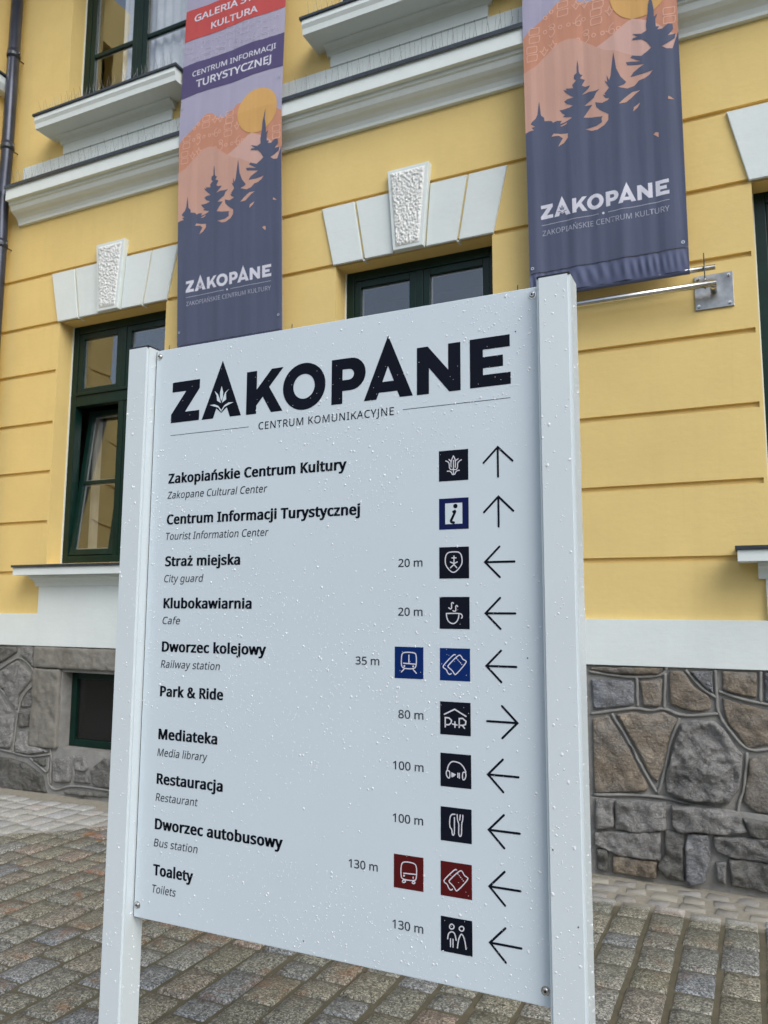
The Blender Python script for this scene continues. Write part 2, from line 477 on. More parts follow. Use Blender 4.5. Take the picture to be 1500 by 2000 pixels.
# columns run straight towards the wall
cols_x = [-0.042 + 0.09 + 0.18 * k for k in range(-52, 34)]
for cx in cols_x:
    y = -3.0 + rng.uniform(0, .2)
    # on the right the wide columns stop at the strip of small cobbles, on the left they run nearly to the wall
    yend = 4.735 if cx > -3.3 else 4.93
    while y < yend - 0.05:
        L = rng.choice(LENS)
        if y + L > yend:
            L = max(0.13, round(yend - y, 2))
            L = min(LENS, key=lambda q: abs(q - L))
        cells.append((cx + rng.uniform(-.006, .006), y + L / 2, L, rng.randrange(3), rng.uniform(-.035, .035) * .5))
        y += L
def visible_share(cx, cy):
    """how large a paving stone shows in the photograph (0 when outside it or behind the sign board)"""
    q = to_px((cx, cy, 0))
    if q is None or not (-40 < q[0] < 1540 and q[1] < 2050): return 0
    lo = 1794 + (q[0] - 256) * .2118
    if 290 < q[0] < 1060 and q[1] < lo - 30: return 0
    if 1080 < q[0] < 1145: return 0
    return 1.0 / q[2] ** 2 * (1.6 - 0) / q[2]
order = sorted(range(len(cells)), key=lambda i: -visible_share(cells[i][0], cells[i][1]))
near = set(i for i in order[:300] if visible_share(cells[i][0], cells[i][1]) > 0)
rest = bmesh.new()
tl = rest.verts.layers.float.new('tint')
for i, (cx, cy, L, k, rz) in enumerate(cells):
    if (cx < XC and cy > 3.9): continue
    dz = rng.uniform(-.003, .003)
    if i in near:
        o = link("paving_stone", variants[(L, k)], parent=pav)
        o.location = (cx, cy, dz)
        o.rotation_euler = (rng.uniform(-.012, .012), rng.uniform(-.012, .012), rz + (math.pi if rng.random() < .5 else 0))
    else:
        mt = Matrix.Translation((cx, cy, dz)) @ Matrix.Rotation(rz, 4, 'Z')
        me = variants[(L, k)]
        t = rng.random()
        nv = [rest.verts.new(mt @ v.co) for v in me.vertices]
        for v in nv: v[tl] = t
        for p in me.polygons:
            f = rest.faces.new([nv[q] for q in p.vertices])
            f.smooth = True
me = bpy.data.meshes.new("distant_setts")
rest.to_mesh(me)
rest.free()
tag(link("distant_setts", me, M['granite'], pav), kind='stuff')

# narrow strip of small cobbles set in sand along the foot of the wall (right part)
strip = empty("cobble_strip")
tag(strip, "dry strip of small grey cobbles in sand along the stone plinth", kind='structure')
cv = []
for k in range(5):
    bm = sett_bm(0.125, 0.088, 0.05, rng, 4, 3, 0.006)
    me = bpy.data.meshes.new("cobble")
    bmesh.ops.recalc_face_normals(bm, faces=bm.faces)
    bm.to_mesh(me)
    bm.free()
    for p in me.polygons: p.use_smooth = True
    me.materials.append(M['dry_cobble'])
    cv.append(me)
for r in range(3):
    x = -3.25 + (r % 2) * .08
    while x < 2.2:
        o = link("cobble", cv[rng.randrange(5)], parent=strip)
        o.location = (x, 4.80 + r * .118 + rng.uniform(-.012, .012), rng.uniform(-.001, .004))
        o.rotation_euler = (rng.uniform(-.03, .03), rng.uniform(-.03, .03), rng.uniform(-.12, .12))
        o.scale = (rng.uniform(.85, 1.12), rng.uniform(.85, 1.1), 1)
        x += 0.162 + rng.uniform(-.012, .02)

# ================================================================ BUILDING
bld = empty("station_building", (0, H_WALL, 0))
bld.location = (0, 0, 0)
tag(bld, "yellow plastered building with white trim, dark green windows and a rubble stone plinth", "building")

GROOVES = [1.90, 2.365, 2.835, 3.305, 3.80, 4.277, 4.785]
GH = 0.035
LOW = (1.995, 4.29)
UPZ = (6.27, 8.35)
UPX = [(-5.92, -4.46), (-2.94, -1.48), (0.04, 1.50), (3.02, 4.48)]
BAS = [(-5.56, -4.86), (-2.58, -1.88)]

def cellwall(name, xcuts, zcuts, depth, mat, parent, back, place=None):
    """height-field wall: depth(xc, zc) gives the face distance of every cell, None where it is open; open cells get reveals back to `back`"""
    xcuts = sorted(set(round(v, 4) for v in xcuts))
    zcuts = sorted(set(round(v, 4) for v in zcuts))
    nx, nz = len(xcuts) - 1, len(zcuts) - 1
    D = [[depth((xcuts[i] + xcuts[i + 1]) / 2, (zcuts[j] + zcuts[j + 1]) / 2) for j in range(nz)] for i in range(nx)]
    bm = bmesh.new()
    cache = {}
    P = place or (lambda a, d, z: (a, d, z))
    def V(a, d, z):
        k = (round(a, 4), round(d, 4), round(z, 4))
        if k not in cache: cache[k] = bm.verts.new(P(*k))
        return cache[k]
    def F(*v):
        try: bm.faces.new(v)
        except ValueError: pass
    e = lambda d: back if d is None else d
    for i in range(nx):
        for j in range(nz):
            x0, x1, z0, z1 = xcuts[i], xcuts[i + 1], zcuts[j], zcuts[j + 1]
            d = D[i][j]
            if d is not None:
                F(V(x0, d, z0), V(x1, d, z0), V(x1, d, z1), V(x0, d, z1))
            if i + 1 < nx and e(D[i + 1][j]) != e(d):
                q = e(D[i + 1][j])
                F(V(x1, e(d), z0), V(x1, q, z0), V(x1, q, z1), V(x1, e(d), z1))
            if j + 1 < nz and e(D[i][j + 1]) != e(d):
                q = e(D[i][j + 1])
                F(V(x0, e(d), z1), V(x1, e(d), z1), V(x1, q, z1), V(x0, q, z1))
    return finish(name, bm, mat, parent)

def inside(v, r): return r[0] < v < r[1]
XR = 6.0
xc = [XC, XR]
for x0 in WIN_X: xc += [x0, x0 + WIN_W, x0 - .022, x0 + WIN_W + .022]
for a in UPX: xc += list(a)
zc = [1.54, 5.372, 5.76, 9.0] + list(LOW) + list(UPZ)
for g_ in GROOVES: zc += [g_, g_ + GH]
lowo = [(x0, x0 + WIN_W) for x0 in WIN_X]
def d_main(x, z):
    if inside(z, LOW) and any(inside(x, o) for o in lowo): return None
    if inside(z, UPZ) and any(inside(x, o) for o in UPX): return None
    if any(inside(z, (g_, g_ + GH)) for g_ in GROOVES):
        if z < 4.3 and any(inside(x, (o[0] - .022, o[1] + .022)) for o in lowo): return H_WALL
        return H_WALL + 0.024
    return H_WALL
cellwall("plaster_wall", xc, zc, d_main, M['yellow'], bld, H_WALL + 0.175)

# wing projecting towards the viewer on the left: side wall with a window, then its front
WY = 4.0
wing_win = (4.25, 4.95)
zc2 = [1.54, 9.0, 6.95, 8.35] + [g_ for g_ in GROOVES] + [g_ + GH for g_ in GROOVES]
def d_wing(y, z):
    if inside(z, (6.95, 8.35)) and inside(y, wing_win): return None
    if any(inside(z, (g_, g_ + GH)) for g_ in GROOVES): return 0.016
    return 0.0
wside = cellwall("wing_side_wall", [WY, H_WALL, wing_win[0], wing_win[1]], zc2, d_wing, M['yellow'], bld, 0.15, place=lambda a, d, z: (XC - d, a, z))
wfront = cellwall("wing_front_wall", [-12.0, XC], zc2, lambda x, z: 0.016 if any(inside(z, (g_, g_ + GH)) for g_ in GROOVES) else 0.0, M['yellow'], bld, 0.1, place=lambda a, d, z: (a, WY + d, z))
# roof slab and dark rooms behind so that no light leaks in
box("roof", -12.0, XR, WY + .3, 12.0, 9.0, 9.15, M['metal_dark'], bld)
box("room_back_wall", -6.7, XR, 7.4, 7.5, 0.2, 9.0, M['room'], bld)
box("upper_floor", -6.7, XR, H_WALL + .18, 7.4, 4.9, 5.2, M['room'], bld)
box("lower_floor", -6.7, XR, H_WALL + .18, 7.4, 1.35, 1.45, M['room'], bld)
for i, xx in enumerate((-6.7, -4.0, -1.1, 1.9, 5.9)):
    box("partition", xx, xx + .06, H_WALL + .2, 7.4, 0.2, 9.0, M['room'], bld)

# white base band, aprons below the lower windows
def band_depth(x, z): return 5.17
xc3 = [XC, XR]
zc3 = [1.258, 1.54, 1.789]
for x0 in WIN_X: xc3 += [x0 - .04, x0 + WIN_W + .04]
apr = [(x0 - .04, x0 + WIN_W + .04) for x0 in WIN_X]
def d_band(x, z):
    if z < 1.54: return 5.17
    return 5.17 if any(inside(x, a) for a in apr) else 5.2005
bm_b = cellwall("base_band", xc3, zc3, lambda x, z: d_band(x, z) if (z < 1.54 or any(inside(x, a) for a in apr)) else None, M['white'], bld, 5.199)
box("band_soffit", XC, XR, 5.1702, 5.24, 1.2565, 1.262, M['white'], bld)
box("band_ledge", XC, XR, 5.1702, 5.199, 1.5395, 1.5435, M['white'], bld)
box("wing_base_band", XC + .0003, XC + .03, WY - .03, 5.17, 1.258, 1.54, M['white'], bld)

# main cornice with metal flashing, left end stops beside the downpipe
CX0 = -6.465
corn = [(5.2, 5.372), (5.168, 5.374), (5.165, 5.395), (5.150, 5.425), (5.125, 5.448), (5.098, 5.462), (5.075, 5.482), (5.063, 5.508), (5.060, 5.522), (5.045, 5.528), (5.043, 5.556), (5.003, 5.558), (5.003, 5.690), (5.2, 5.730)]
profile_bar("cornice", corn, CX0, XR, M['white'], bld)
fl = [(4.985, 5.672), (4.989, 5.672), (4.991, 5.694), (5.2, 5.752), (5.2, 5.758), (4.985, 5.704)]
profile_bar("cornice_flashing", fl, CX0 - .01, XR, M['metal_dark'], bld)
box("upper_base_band", CX0, XR, 5.182, 5.1995, 5.745, 5.992, M['white'], bld, .003)
# same mouldings turning along the wing
cw = [(5.2 - d, z) for d, z in corn]
profile_bar("wing_cornice", [(-c, z) for c, z in cw], WY, 4.98, M['white'], bld, axis='y', base=XC)
profile_bar("wing_flashing", [(-(5.2 - d), z) for d, z in fl], WY - .01, 4.98, M['metal_dark'], bld, axis='y', base=XC)
box("wing_upper_band", XC + .0003, XC + .018, WY, 5.19, 5.745, 5.992, M['white'], bld)

def lower_sill(x0):
    s0, s1 = x0 - .184, x0 + WIN_W + .184
    o = profile_bar("window_sill", [(5.2, 1.884), (5.0, 1.886), (5.0, 1.952), (5.2, 1.972)], s0, s1, M['white'], bld)
    profile_bar("sill_cove", [(5.1985, 1.79), (5.162, 1.79), (5.160, 1.805), (5.150, 1.830), (5.125, 1.848), (5.09, 1.858), (5.082, 1.8825), (5.1985, 1.8825)], s0 + .105, s1 - .105, M['white'], o)
    bm = bmesh.new()
    box_into(bm, s0 - .012, s1 + .012, 4.985, 5.20, 1.9535, 1.976, .002)
    box_into(bm, x0 + .002, x0 + WIN_W - .002, 5.201, 5.36, 1.975, 1.993, 0)
    finish("sill_flashing", bm, M['metal_dark'], o)
def upper_sill(x0, x1, xa0, xa1):
    prof = [(5.2, 6.162), (4.945, 6.158), (4.94, 6.205), (4.925, 6.235), (4.93, 6.278), (5.2, 6.30)]
    o = profile_bar("window_sill", prof, x0, x1, M['white'], bld)
    profile_bar("sill_cove", [(5.1985, 6.095), (5.166, 6.095), (5.162, 6.108), (5.152, 6.128), (5.13, 6.142), (5.105, 6.148), (5.10, 6.1585), (5.1985, 6.1585)], xa0 - .03, xa1 + .03, M['white'], o)
    bm = bmesh.new()
    box_into(bm, x0 - .02, x1 + .02, 4.915, 5.2, 6.280, 6.302, .002)
    finish("sill_flashing", bm, M['metal_dark'], o)
    box("sill_apron", xa0, xa1, 5.170, 5.1985, 5.9925, 6.0945, M['white'], bld, .002)
for x0 in WIN_X: lower_sill(x0)
for a in UPX: upper_sill(a[0] - .12, a[1] + .12, a[0] + .01, a[1] - .11)
# wing window sill
o = profile_bar("wing_sill", [(-.0, 6.80), (-.09, 6.80), (-.115, 6.86), (-.12, 6.93), (0, 6.94)], wing_win[0] - .15, 5.16, M['white'], bld, axis='y', base=XC)
box("sill_flashing", XC, XC + .135, wing_win[0] - .165, 5.17, 6.942, 6.962, M['metal_dark'], o)

# flat arches: smooth voussoirs and a rock faced keystone
def prism(name, poly, y0, y1, mat, parent, bev=.004):
    bm = bmesh.new()
    a = [bm.verts.new((x, y0, z)) for x, z in poly]
    b_ = [bm.verts.new((x, y1, z)) for x, z in poly]
    n = len(poly)
    ff = bm.faces.new(a)
    for i in range(n): bm.faces.new((a[i], b_[i], b_[(i + 1) % n], a[(i + 1) % n]))
    bmesh.ops.bevel(bm, geom=list(ff.edges), offset=bev, segments=2, affect='EDGES')
    return finish(name, bm, mat, parent)
bk = NB('rock_faced_white_stone')
hh = b_noise = bk.math('ADD', bk.noise(34, 6, 0.62), bk.math('MULTIPLY', bk.noise(90, 4, 0.6), 0.35))
bk.set(color=(0.76, 0.775, 0.75, 1), rough=0.85)
bk.bump(hh, 0.35, 0.008)
M['rock'] = bk.m
from mathutils import noise as mnoise
for x0 in WIN_X:
    c = x0 + WIN_W / 2
    zb, zt = 4.292, 4.784
    gap = .009
    for s in (-1, 1):
        prism("voussoir", [(c + s * a, z) for a, z in ((.655, zb), (.385 + gap, zb), (.467 + gap, zt), (.764, zt))], 5.180, 5.1995, M['white'], bld)
        prism("voussoir", [(c + s * a, z) for a, z in ((.385 - gap, zb), (.135, zb), (.172, zt), (.467 - gap, zt))], 5.180, 5.1995, M['white'], bld)
        box("joint_drip", c + s * .385 - .008, c + s * .385 + .008, 5.186, 5.25, 4.281, 4.289, M['white'], bld)
    kb, kt = .122, .172
    key = prism("keystone", [(c - kb, zb), (c + kb, zb), (c + kt, 4.944), (c - kt, 4.944)], 5.146, 5.1995, M['white'], bld, .004)
    bm = bmesh.new()
    NX, NZ = 44, 90
    g_ = []
    for j in range(NZ + 1):
        v = j / NZ
        w = (kb + (kt - kb) * v) - .028
        z = zb + .028 + v * (4.944 - zb - .056)
        row = []
        for i in range(NX + 1):
            u = i / NX * 2 - 1
            e = min(1 - abs(u), min(v, 1 - v) * 3.4) 
            k = min(1, e / .10)
            p = Vector((c + u * w, 0, z))
            h = .004 + .016 * max(0, mnoise.noise(p * 70) + .25) + mnoise.noise(p * 150) * .006
            row.append(bm.verts.new((p.x, 5.1445 - k * max(0, h) - .0005, z)))
        g_.append(row)
    for j in range(NZ):
        for i in range(NX):
            bm.faces.new((g_[j][i], g_[j][i + 1], g_[j + 1][i + 1], g_[j + 1][i]))
    finish("rock_face", bm, M['rock'], key, smooth=True)

# ---------------------------------------------------------------- windows
def frame_ring(bm, x0, x1, z0, z1, w, y0, y1, bev=.004):
    box_into(bm, x0, x0 + w, y0, y1, z0, z1, bev)
    box_into(bm, x1 - w, x1, y0, y1, z0, z1, bev)
    box_into(bm, x0 + w + .0005, x1 - w - .0005, y0 + .0004, y1, z0, z0 + w, bev)
    box_into(bm, x0 + w + .0005, x1 - w - .0005, y0 + .0004, y1, z1 - w, z1, bev)
def pane(parent, x0, x1, z0, z1, y):
    bm = bmesh.new()
    box_into(bm, x0, x1, y, y + .006, z0, z1)
    g_ = finish("pane", bm, M['glass'], parent)
    bm = bmesh.new()
    frame_ring(bm, x0 - .002, x1 + .002, z0 - .002, z1 + .002, .014, y + .009, y + .018, 0)
    finish("spacer", bm, M['spacer'], parent)
def sash(win, x0, x1, z0, z1, bars, w=.062, y=5.385, tilt=0.0):
    s = empty("sash", (x0, y + .03, z0), win)
    bm = bmesh.new()
    frame_ring(bm, 0, x1 - x0, 0, z1 - z0, w, -.03, .03)
    for zz in bars: box_into(bm, w, x1 - x0 - w, -.021, .021, zz - z0 - .016, zz - z0 + .016, .003)
    # sash is one mesh, panes are siblings inside the window
    me_o = finish("sash_frame", bm, M['green'], s)
    zs = [0 + w] + [v for zz in bars for v in (zz - z0 - .016, zz - z0 + .016)] + [z1 - z0 - w]
    for a, c_ in zip(zs[::2], zs[1::2]): pane(s, w, x1 - x0 - w, a, c_, -.004)
    if tilt: s.rotation_euler = (-tilt, 0, 0)
    return s
def lower_window(x0, tilted):
    w = empty("window", (0, 0, 0), bld)
    x1, z0, z1 = x0 + WIN_W, 2.0, 4.29
    fy = H_WALL + .172
    bm = bmesh.new()
    frame_ring(bm, x0 + .002, x1 - .002, z0, z1 - .002, .075, fy, fy + .085, .004)
    box_into(bm, x0 + .0775, x1 - .0775, fy + .001, fy + .083, 3.50, 3.615, .004)
    xm = (x0 + x1) / 2
    box_into(bm, xm - .032, xm + .032, fy + .002, fy + .081, z0 + .0755, 3.4995, .004)
    box_into(bm, xm - .030, xm + .030, fy + .002, fy + .081, 3.6155, z1 - .078, .004)
    # drip rail under the transom lights
    box_into(bm, x0 + .08, x1 - .08, fy - .016, fy + .0005, 3.60, 3.628, .004)
    finish("window_frame", bm, M['green'], w)
    box("plaster_bead", x0, x0 + .010, fy - .008, fy + .001, z0, z1 - .001, M['white'], w)
    box("plaster_bead", x1 - .010, x1, fy - .008, fy + .001, z0, z1 - .001, M['white'], w)
    def s2(a, b_, c_, d_, bars, tilt=0):
        # sashes directly as sub-parts: frame ring and panes
        hinge = (a, fy + .035, c_)
        Rm = Matrix.Translation(hinge) @ Matrix.Rotation(-tilt, 4, 'X') 
        ww = .055
        bm = bmesh.new()
        frame_ring(bm, 0, b_ - a, 0, d_ - c_, ww, -.028, .028)
        for zz in bars: box_into(bm, ww, b_ - a - ww, -.020, .020, zz - c_ - .017, zz - c_ + .017, .003)
        o = finish("sash", bm, M['green'], w)
        o.matrix_local = Rm
        zs = [ww] + [v for zz in bars for v in (zz - c_ - .017, zz - c_ + .017)] + [d_ - c_ - ww]
        for p, q_ in zip(zs[::2], zs[1::2]):
            bm = bmesh.new()
            box_into(bm, ww, b_ - a - ww, -.004, .002, p, q_)
            g_ = finish("pane", bm, M['glass'], w)
            g_.matrix_local = Rm
            bm = bmesh.new()
            frame_ring(bm, ww - .001, b_ - a - ww + .001, p - .001, q_ + .001, .013, .004, .012, 0)
            g_ = finish("spacer", bm, M['spacer'], w)
            g_.matrix_local = Rm
    s2(x0 + .078, xm - .033, z0 + .079, 3.497, [2.78], tilted)
    s2(xm + .033, x1 - .078, z0 + .079, 3.497, [2.78])
    s2(x0 + .078, xm - .031, 3.619, z1 - .079, [])
    s2(xm + .031, x1 - .078, 3.619, z1 - .079, [])
    if tilted:
        bm = bmesh.new()
        nn = 14
        for k in range(nn):
            u0, u1 = k / nn, (k + 1) / nn
            f = lambda u: (x0 + .09 + u * .10, 5.60 + .02 * math.sin(u * 26))
            a_, c_ = f(u0), f(u1)
            v = [bm.verts.new((a_[0], a_[1], 2.1)), bm.verts.new((c_[0], c_[1], 2.1)), bm.verts.new((c_[0], c_[1], 3.5)), bm.verts.new((a_[0], a_[1], 3.5))]
            bm.faces.new(v)
        finish("curtain", bm, M['beige'], w)
for i, x0 in enumerate(WIN_X): lower_window(x0, R(7) if i == 0 else 0)

def upper_window(x0, x1):
    w = empty("window", (0, 0, 0), bld)
    z0, z1 = 6.30, 8.35
    fy = H_WALL + .172
    bm = bmesh.new()
    frame_ring(bm, x0 + .002, x1 - .002, z0, z1 - .002, .08, fy, fy + .085, .004)
    xm = (x0 + x1) / 2
    box_into(bm, xm - .035, xm + .035, fy + .002, fy + .081, z0 + .0805, z1 - .083, .004)
    finish("window_frame", bm, M['green'], w)
    box("plaster_bead", x0, x0 + .010, fy - .008, fy + .001, z0, z1 - .001, M['white'], w)
    for a, b_ in ((x0 + .083, xm - .036), (xm + .036, x1 - .083)):
        bm = bmesh.new()
        ww = .058
        frame_ring(bm, a, b_, z0 + .083, z1 - .086, ww, fy + .006, fy + .062)
        bars = [7.14, 7.98]
        for zz in bars: box_into(bm, a + ww, b_ - ww, fy + .014, fy + .055, zz - .02, zz + .02, .003)
        finish("sash", bm, M['green'], w)
        zs = [z0 + .083 + ww] + [v for zz in bars for v in (zz - .02, zz + .02)] + [z1 - .086 - ww]
        for p, q_ in zip(zs[::2], zs[1::2]):
            bm = bmesh.new()
            box_into(bm, a + ww, b_ - ww, fy + .030, fy + .036, p, q_)
            finish("pane", bm, M['glass'], w)
            bm = bmesh.new()
            frame_ring(bm, a + ww - .001, b_ - ww + .001, p - .001, q_ + .001, .012, fy + .038, fy + .046, 0)
            finish("spacer", bm, M['spacer'], w)
    for (ca, cb) in ((x0 + .42, xm - .04), (xm + .05, x1 - .06)):
        bm = bmesh.new()
        nn = 40
        pv = None
        for k in range(nn + 1):
            u = k / nn
            xx = ca + u * (cb - ca)
            yy = fy + .11 + .015 * math.sin(u * (cb - ca) * 60)
            cur = (bm.verts.new((xx, yy, z0 + .05)), bm.verts.new((xx, yy, z1 - .05)))
            if pv: bm.faces.new((pv[0], cur[0], cur[1], pv[1]))
            pv = cur
        finish("curtain", bm, M['curtain'], w, smooth=True)
for a in UPX: upper_window(*a)
# wing window
w = empty("window", (0, 0, 0), bld)
bm = bmesh.new()
for (ya, yb_) in ((wing_win[0], wing_win[0] + .08), (wing_win[1] - .08, wing_win[1])):
    box_into(bm, XC - .21, XC - .13, ya, yb_, 6.95, 8.35)
box_into(bm, XC - .21, XC - .131, wing_win[0] + .08, wing_win[1] - .08, 6.95, 7.03)
finish("window_frame", bm, M['green'], w)
box("pane", XC - .17, XC - .165, wing_win[0] + .08, wing_win[1] - .08, 7.03, 8.35, M['glass'], w)

# ---------------------------------------------------------------- rubble stone plinth
STR = [[[-0.975,1.248],[-0.519,1.259],[-0.521,1.218],[-0.548,1.198],[-0.786,1.193],[-0.89,1.203],[-0.976,1.21]],[[-0.972,1.171],[-0.713,1.173],[-0.69,1.155],[-0.7,1.014],[-0.765,0.997],[-0.963,0.967]],[[-0.672,1.17],[-0.526,1.19],[-0.537,1.023],[-0.555,1.004],[-0.663,1.007]],[[-0.498,1.242],[-0.41,1.24],[-0.348,1.151],[-0.257,1.084],[-0.255,1.012],[-0.303,0.991],[-0.415,0.994],[-0.505,1.034]],[[-0.383,1.241],[-0.237,1.247],[-0.243,1.102],[-0.297,1.127],[-0.338,1.179]],[[-0.199,1.248],[0.004,1.247],[-0.004,1.088],[-0.064,1.093],[-0.138,1.107],[-0.204,1.131]],[[0.028,1.247],[0.161,1.252],[0.15,1.052],[0.02,1.071]],[[-0.205,1.095],[-0.131,1.072],[0.062,1.03],[0.164,1.01],[0.156,0.855],[0.052,0.831],[-0.079,0.79],[-0.109,0.836],[-0.179,0.937],[-0.205,1.006]],[[-0.969,0.928],[-0.855,0.949],[-0.753,0.779],[-0.626,0.525],[-0.645,0.496],[-0.972,0.454]],[[-0.822,0.956],[-0.728,0.98],[-0.61,0.968],[-0.529,0.996],[-0.443,0.947],[-0.49,0.853],[-0.532,0.669],[-0.585,0.547],[-0.641,0.614],[-0.725,0.79]],[[-0.444,0.928],[-0.365,0.952],[-0.245,0.954],[-0.196,0.918],[-0.135,0.816],[-0.096,0.767],[-0.105,0.653],[-0.121,0.574],[-0.183,0.473],[-0.401,0.468],[-0.538,0.507],[-0.544,0.596],[-0.483,0.808]],[[-0.072,0.752],[0.05,0.787],[0.153,0.804],[0.134,0.44],[-0.055,0.435],[-0.125,0.496],[-0.105,0.576]]]
STRL = [[[-0.954,0.43],[-0.839,0.432],[-0.839,0.288],[-0.959,0.265]],[[-0.825,0.434],[-0.536,0.446],[-0.541,0.305],[-0.7,0.269],[-0.834,0.279]],[[-0.501,0.441],[-0.257,0.441],[-0.136,0.421],[-0.099,0.34],[-0.255,0.305],[-0.37,0.317],[-0.464,0.288],[-0.505,0.336]],[[-0.12,0.414],[0.03,0.406],[0.115,0.407],[0.11,0.316],[-0.077,0.318]],[[-0.955,0.238],[-0.577,0.275],[-0.582,0.125],[-0.812,0.121],[-0.957,0.165]],[[-0.55,0.286],[-0.439,0.274],[-0.45,0.117],[-0.44,0.033],[-0.551,0.034],[-0.6,0.097],[-0.555,0.155]],[[-0.422,0.276],[-0.305,0.282],[-0.294,0.155],[-0.331,0.048],[-0.399,0.017],[-0.44,0.041],[-0.438,0.205]],[[-0.276,0.294],[0.025,0.314],[0.11,0.308],[0.104,0.192],[-0.203,0.193],[-0.275,0.226]],[[-0.278,0.149],[-0.212,0.158],[-0.218,0.039],[-0.274,0.056]],[[-0.199,0.176],[0.018,0.172],[0.103,0.167],[0.095,0.028],[-0.193,0.043]],[[-0.953,0.139],[-0.88,0.139],[-0.887,0.022],[-0.956,0.021]],[[-0.849,0.099],[-0.6,0.097],[-0.603,0.027],[-0.86,0.026]]]
STL = [[[-6.4,1.246],[-6.142,1.244],[-6.131,1.186],[-6.331,1.083],[-6.385,1.081]],[[-6.079,1.253],[-5.924,1.257],[-5.907,1.061],[-5.951,1.096],[-6.017,1.138],[-6.083,1.172]],[[-6.121,1.127],[-5.944,1.009],[-5.928,0.944],[-6.072,0.807],[-6.081,0.669],[-6.311,0.869],[-6.385,0.97],[-6.387,0.992]],[[-6.374,0.852],[-6.109,0.632],[-6.11,0.408],[-6.155,0.326],[-6.325,0.335]],[[-6.027,0.766],[-5.913,0.88],[-5.904,0.715],[-6.041,0.693]],[[-6.07,0.67],[-5.917,0.686],[-5.919,0.536],[-6.047,0.52]],[[-6.055,0.491],[-5.922,0.507],[-5.933,0.393],[-5.689,0.362],[-5.667,0.336],[-5.914,0.295],[-6.08,0.303],[-6.068,0.404]],[[-5.851,0.265],[-5.698,0.292],[-5.696,0.208],[-5.757,0.217]],[[-6.318,0.255],[-6.148,0.255],[-5.939,0.23],[-5.813,0.177],[-5.72,0.137],[-5.693,0.049],[-5.659,-0.009],[-5.738,-0.01],[-6.291,-0.03]],[[-5.624,0.298],[-5.413,0.329],[-5.383,0.181],[-5.387,0.106],[-5.588,0.087]],[[-5.37,0.332],[-5.253,0.348],[-5.19,0.252],[-5.215,0.21],[-5.347,0.211]],[[-5.18,0.233],[-5.039,0.339],[-4.85,0.341],[-4.835,0.106],[-5.06,0.091],[-5.126,0.117]],[[-5.346,0.191],[-5.205,0.197],[-5.162,0.114],[-5.34,0.11]],[[-5.464,0.044],[-5.337,0.063],[-5.15,0.062],[-4.79,0.078],[-4.787,0.032],[-5.239,0.006],[-5.461,0.004]]]
BEADS = [[[-0.974,1.211],[-0.888,1.199],[-0.785,1.189],[-0.693,1.185],[-0.547,1.199],[-0.511,1.228],[-0.505,1.265]],[[-0.684,1.184],[-0.685,1.007]],[[-0.971,0.948],[-0.848,0.97],[-0.699,1.001],[-0.609,0.984],[-0.528,1.011],[-0.433,0.962],[-0.226,0.992]],[[-0.515,1.219],[-0.528,1.007]],[[-0.228,1.248],[-0.23,1.095],[-0.226,0.992],[-0.172,0.903],[-0.079,0.783],[0.051,0.81],[0.154,0.831]],[[-0.396,1.241],[-0.322,1.144],[-0.235,1.086]],[[-0.216,1.122],[-0.09,1.08],[0.063,1.057],[0.165,1.037]],[[0.015,1.248],[0.006,1.072]],[[-0.843,0.956],[-0.751,0.808],[-0.666,0.632],[-0.59,0.504]],[[-0.442,0.952],[-0.5,0.808],[-0.531,0.671],[-0.582,0.496]],[[-0.966,0.452],[-0.591,0.486],[-0.401,0.452],[-0.201,0.434],[0.032,0.43],[0.133,0.433]],[[-0.079,0.779],[-0.101,0.578],[-0.133,0.498],[-0.144,0.436]],[[-0.522,0.439],[-0.524,0.289]],[[-0.962,0.241],[-0.706,0.249],[-0.545,0.286]],[[-0.568,0.275],[-0.578,0.106]],[[-6.356,1.024],[-6.213,1.103],[-6.101,1.15],[-6.003,1.109],[-5.915,1.047],[-5.889,0.976],[-5.877,0.775],[-5.891,0.397],[-5.679,0.385]],[[-5.894,0.918],[-6.01,0.826],[-6.055,0.744],[-6.077,0.649],[-6.101,0.439],[-6.109,0.303]],[[-6.341,0.869],[-6.227,0.786],[-6.077,0.649]],[[-6.29,0.317],[-6.109,0.303],[-5.891,0.278],[-5.645,0.325]],[[-5.89,0.271],[-5.723,0.187],[-5.661,0.158],[-5.662,0.296]],[[-5.661,0.158],[-5.654,0.069],[-5.562,0.023],[-5.422,0.077],[-5.234,0.089],[-4.932,0.085]],[[-5.649,0.381],[-5.633,0.299],[-5.625,0.072]],[[-5.369,0.334],[-5.349,0.118]]]
bas_cells = [XC, XR, -1.75]
for a in BAS: bas_cells += list(a)
def d_plinth(x, z):
    if inside(z, (0.385, 1.035)) and any(inside(x, a) for a in BAS): return None
    return 5.158 if (x > -1.75 and z < .44) else 5.195
plinth = cellwall("stone_plinth", bas_cells, [-.1, 1.2562, 0.385, 0.44, 1.035], d_plinth, M['mortar'], bld, 5.33)
def area2(P): return sum(P[i][0] * P[(i + 1) % len(P)][1] - P[(i + 1) % len(P)][0] * P[i][1] for i in range(len(P)))
def resample(P, step):
    out = []
    n = len(P)
    for i in range(n):
        a, b_ = Vector(P[i]), Vector(P[(i + 1) % n])
        k = max(1, int((b_ - a).length / step))
        for j in range(k): out.append(a + (b_ - a) * (j / k))
    return out
